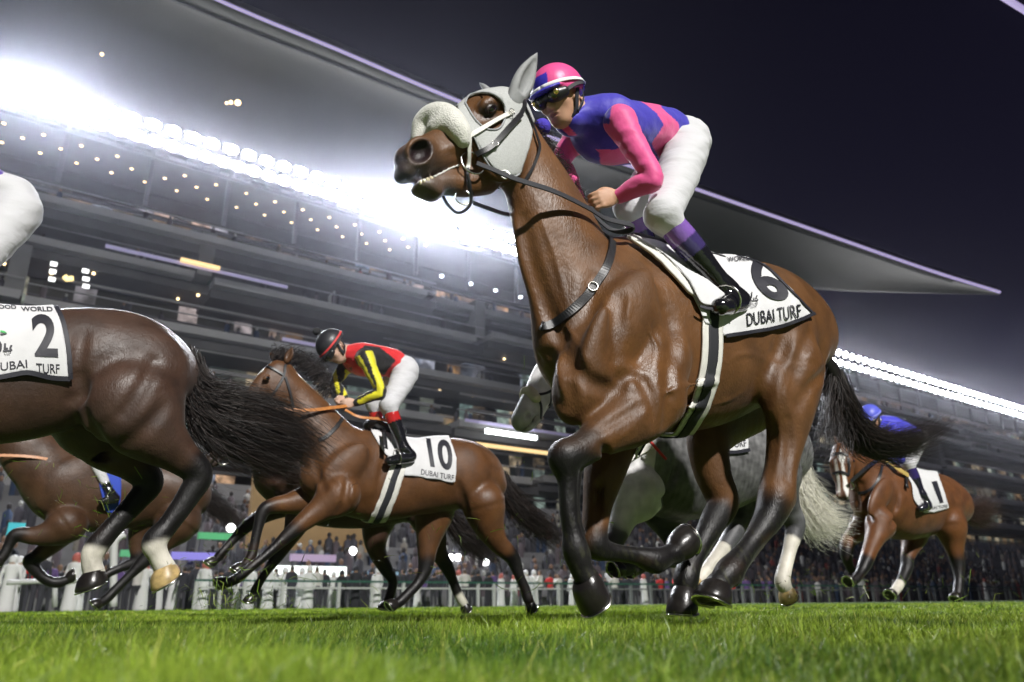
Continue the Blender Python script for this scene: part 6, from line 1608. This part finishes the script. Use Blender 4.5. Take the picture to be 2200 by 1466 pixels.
# ---- grey horse behind the nearest one
zg = zz((900, 780), 2.665)
frG = Frame(solveW(1420, 812, 1.60), ref=(1500, 1305))
DG = dict(trunk=[(1340, 985, 55, 0, .9), (1385, 985, 105, 0, .72), (1440, 985, 128, 0, .62), (1500, 990, 120, 0, .66), (1560, 985, 105, 0, .78), (1620, 965, 92, 0, .9), (1660, 965, 78, 0, 1), (1692, 985, 45, 0, 1.2)],
    neck=[(1220, 785, 36, 0, .65), (1240, 830, 46, 0, .6), (1290, 885, 66, 0, .6), (1345, 940, 82, 0, .68)],
    head=[(1210, 780, 40, 0, .74), (1184, 808, 42, 0, .72), (1158, 848, 35, 0, .72), (1138, 882, 31, 0, .80), (1124, 903, 27, 0, .95)],
    legs=dict(nf=[(1370, 1060, 60), (1345, 1100, 34), (1330, 1140, 24), (1318, 1175, 20), (1345, 1200, 14), (1352, 1220, 15), (1335, 1226, 13)],
              ff=[(1420, 1080, 55), (1440, 1130, 34), (1455, 1170, 24), (1462, 1200, 19), (1420, 1205, 14), (1380, 1215, 15), (1362, 1226, 13)],
              nh=[(1655, 1010, 66), (1672, 1050, 42), (1690, 1090, 28), (1708, 1128, 22), (1698, 1175, 15), (1686, 1222, 15), (1681, 1250, 17), (1690, 1268, 14)],
              fh=[(1600, 1030, 62), (1595, 1080, 38), (1585, 1120, 26), (1570, 1155, 20), (1545, 1190, 15), (1522, 1220, 14), (1508, 1238, 15), (1496, 1252, 13)]),
    tail=[[(*p_, l_) for p_, l_ in zip(rr, (0, .02, .03, .03, .03))] for rr in ([(1698, 948), (1722, 1010), (1745, 1060), (1780, 1098), (1826, 1112)], [(1698, 965), (1712, 1040), (1730, 1085), (1765, 1125), (1822, 1140)], [(1696, 975), (1702, 1040), (1718, 1095), (1745, 1135), (1780, 1155)])],
    creases=[[(1455, 980), (1440, 1040), (1420, 1080)], [(1360, 1010), (1380, 1060), (1390, 1090)]])
hG, RG, bG = simple_horse(frG, 'dappled grey racehorse with white tail, behind the nearest horse', DG, (.16, .16, .165), legc=(.06, .06, .065), vox=.011, dapple=True, socks={'nh': 4, 'fh': 4}, tailc=((.85, .83, .70), (.60, .58, .52)), ntail=1300, hoofmat={'nh': hoofl, 'fh': hoofl})
S = Sdf(); S.tube([(*frG(1128, 862, -.085), .03), (*frG(1128, 846, -.03), .036), (*frG(1140, 843, .03), .036), (*frG(1152, 856, .085), .03)], k=.01)
v, f = S.mesh(.009); v = v + noise3(v, 60, 3)[:, None] * .003; mesh_obj('sheepskin_noseband', v, f, mat('yellowed_sheepskin', (.62, .58, .42), rough=.95, bump=.008, bscale=90), hG)
skG = Skin(frG, [bG])
head_tack(skG, hG, [[(1150, 850), (1170, 846), (1186, 838)], [(1152, 850), (1160, 872), (1160, 900)], [(1185, 800), (1184, 840), (1178, 880)]], hw=.008)
p_, n_ = skG.hit(1176, 882, .02); ring(p_, n_, .05, .005, steel, 'bit_ring', hG)
cG, skG2 = cloth_on(frG, RG, [(1440, 840), (1580, 850), (1592, 900), (1608, 935), (1610, 968), (1580, 972), (1545, 972), (1500, 965), (1480, 900)], 'partly hidden white cloth on the grey horse', .012)
letter(skG2, 'DUBAI TURF', [(1520, 968), (1603, 960), (1601, 946), (1518, 954)], ink, cG, bold=.006, off=.007)
letter(skG2, '8', [(1570, 935), (1592, 935), (1588, 880), (1564, 880)], ink, cG, bold=.05, off=.007, name='number')
v1, n1 = skG2.path([(1545, 972), (1580, 972), (1610, 967)], off=.006); v, f = strap(v1, n1, .012, .003); mesh_obj('border', v, f, ink, cG, smooth=False)
p_, n_ = skG.path([(1332, 1004), (1350, 985), (1375, 968), (1402, 955)], off=.010); v, f = strap(p_, n_, .028, .006); mesh_obj('girth_strap', v, f, whiteleather, hG, smooth=False)
wh = mat('red_whip', (.5, .02, .02), rough=.5)
v, f = sweep(catmull([frG(1398, 950, .34), frG(1414, 968, .34), frG(1431, 987, .34)], 10), .009, 8); tag(place(frG, mesh_obj('whip', v, f, wh, None)), 'red and black whip against the flank of the grey horse', 'whip')

# ---- number 1, at the right, seen from the front
z6 = zz((1640, 780), 2.714)
fr1 = Frame(solveW(1908, 985, 1.58), ref=(1960, 1295))
D1 = dict(trunk=[(1868, 1085, 32, 0, 1.0), (1890, 1075, 66, 0, .82), (1925, 1078, 80, 0, .72), (1960, 1080, 74, 0, .74), (1990, 1080, 66, 0, .8), (2015, 1078, 60, 0, .88), (2036, 1084, 48, 0, 1), (2048, 1098, 30, 0, 1.2)],
    neck=[(1812, 975, 20, 0, .8), (1832, 990, 32, 0, .66), (1855, 1015, 44, 0, .64), (1880, 1045, 56, 0, .7)],
    head=[(1808, 976, 26, 0, .85), (1808, 995, 26, 0, .85), (1809, 1020, 20, 0, .85), (1810, 1045, 17, 0, .95), (1811, 1068, 15, 0, 1.1)], front=True,
    legs=dict(nf=[(1892, 1125, 36, None, .8), (1882, 1150, 22), (1870, 1180, 16), (1858, 1212, 14), (1848, 1232, 10), (1838, 1245, 10), (1830, 1250, 9)],
              ff=[(1860, 1125, 32), (1840, 1145, 20), (1822, 1165, 15), (1818, 1190, 13), (1824, 1215, 9), (1832, 1228, 9)],
              nh=[(2040, 1125, 40, None, .8), (2046, 1155, 25), (2052, 1185, 17), (2058, 1212, 14), (2060, 1245, 10), (2058, 1268, 10), (2056, 1280, 9)],
              fh=[(1965, 1140, 34, None, .8), (1958, 1170, 20), (1950, 1195, 14), (1948, 1218, 13), (1938, 1245, 10), (1928, 1262, 10), (1918, 1276, 9)]),
    ears=[(1814, 955, .05, 1826, 930, .07), (1798, 958, -.06, 1792, 936, -.08)],
    tail=[[(*p_, l_) for p_, l_ in zip(rr, (0, .02, .03, .05))] for rr in ([(2064, 1085), (2085, 1095), (2112, 1075), (2120, 1040)], [(2068, 1095), (2090, 1105), (2120, 1100), (2150, 1085)], [(2068, 1105), (2090, 1122), (2120, 1125), (2150, 1115)])],
    creases=[[(1850, 1040), (1862, 1090), (1872, 1120)], [(1930, 1060), (1922, 1100), (1915, 1130)]])
h1, R1, b1 = simple_horse(fr1, 'bay racehorse with white blaze at the right, wearing the number 1 cloth', D1, (.115, .043, .014), vox=.012, blaze='full', socks={'fh': 5}, ntail=500, tailc=((.01, .007, .006), (.07, .04, .03)))
sk1 = Skin(fr1, [b1])
head_tack(sk1, h1, [[(1790, 1018), (1806, 1014), (1822, 1020)], [(1822, 985), (1824, 1005), (1822, 1022)], [(1792, 978), (1806, 974), (1822, 980)]], hw=.012)
head_tack(sk1, h1, [[(1895, 1000), (1885, 1035), (1865, 1055), (1845, 1060)]], hw=.014)
p_, n_ = sk1.hit(1830, 1040, .02); ring(p_, n_, .05, .006, steel, 'bit_ring', h1)
rein('rein', [fr1(1828, 1035, .12), fr1(1858, 1008, .2), fr1(1880, 992, .15), fr1(1895, 984, .08)], .018, leather, h1)
rein('rein', [fr1(1905, 992, .14), fr1(1930, 1008, .24), fr1(1952, 1022, .26)], .03, mat('ochre_webbing', (.42, .30, .08), rough=.7), h1)
c1, skc1 = cloth_on(fr1, R1, [(1930, 990), (1975, 990), (2010, 1000), (2025, 1045), (2040, 1093), (2010, 1101), (1985, 1104), (1962, 1075), (1958, 1040)], 'white cloth with a slanting number 1, on the bay horse at the right', .012)
letter(skc1, '1', [(2018, 1082), (2026, 1080), (2012, 1034), (2000, 1036)], ink, c1, bold=.0, off=.007, name='number')
letter(skc1, 'DUBAI TURF', [(1988, 1097), (2036, 1090), (2034, 1084), (1987, 1090)], ink, c1, off=.007)
band_on(fr1, R1, [(1975, 1080), (1970, 1110), (1960, 1140), (1945, 1165)], 5, 5, h1, .012, None)
J1 = {k: (*z6([v_[:2]])[0], v_[2]) for k, v_ in dict(head=(632, 330, 0), face=(600, 372, 0), crown=(605, 270, 0), neck=(690, 350, 0), chest=(750, 390, 0), waist=(840, 420, 0), hip=(885, 450, 0),
    shn=(755, 385, .17), eln=(800, 560, .28), wrn=(735, 555, .12), han=(690, 560, .06), shf=(670, 380, -.17), elf=(640, 500, -.22), wrf=(670, 550, -.06), haf=(660, 560, -.03),
    hpn=(885, 470, .10), knn=(845, 590, .24), ann=(925, 770, .30), hen=(960, 830, .30), ton=(915, 850, .31), hpf=(860, 470, -.09), knf=(770, 570, -.2), anf=(800, 740, -.3), hef=(830, 760, -.3), tof=(790, 780, -.3)).items()}
def cap1(x, y, z):
    C_ = np.tile((.10, .12, .62), (len(x), 1)); return C_
def boot1(t):
    C_ = np.tile((.012, .012, .02), (len(t), 1)); C_[t < .5] = (.03, .02, .10); return C_
jockey(fr1, J1, 'jockey in plain royal blue silks, on the number 1 horse', vox=.010, silkcol=lambda px, V_, arm, raw: np.tile((.05, .05, .55), (len(V_), 1)), capcol=cap1, bootcol=boot1, group='jockeys riding in the race', fingers=False, band=(.2, .22, .65))
small_saddle(fr1, [(1925, 1000), (1945, 1008), (1965, 1015)], 'black racing saddle under the jockey in royal blue')
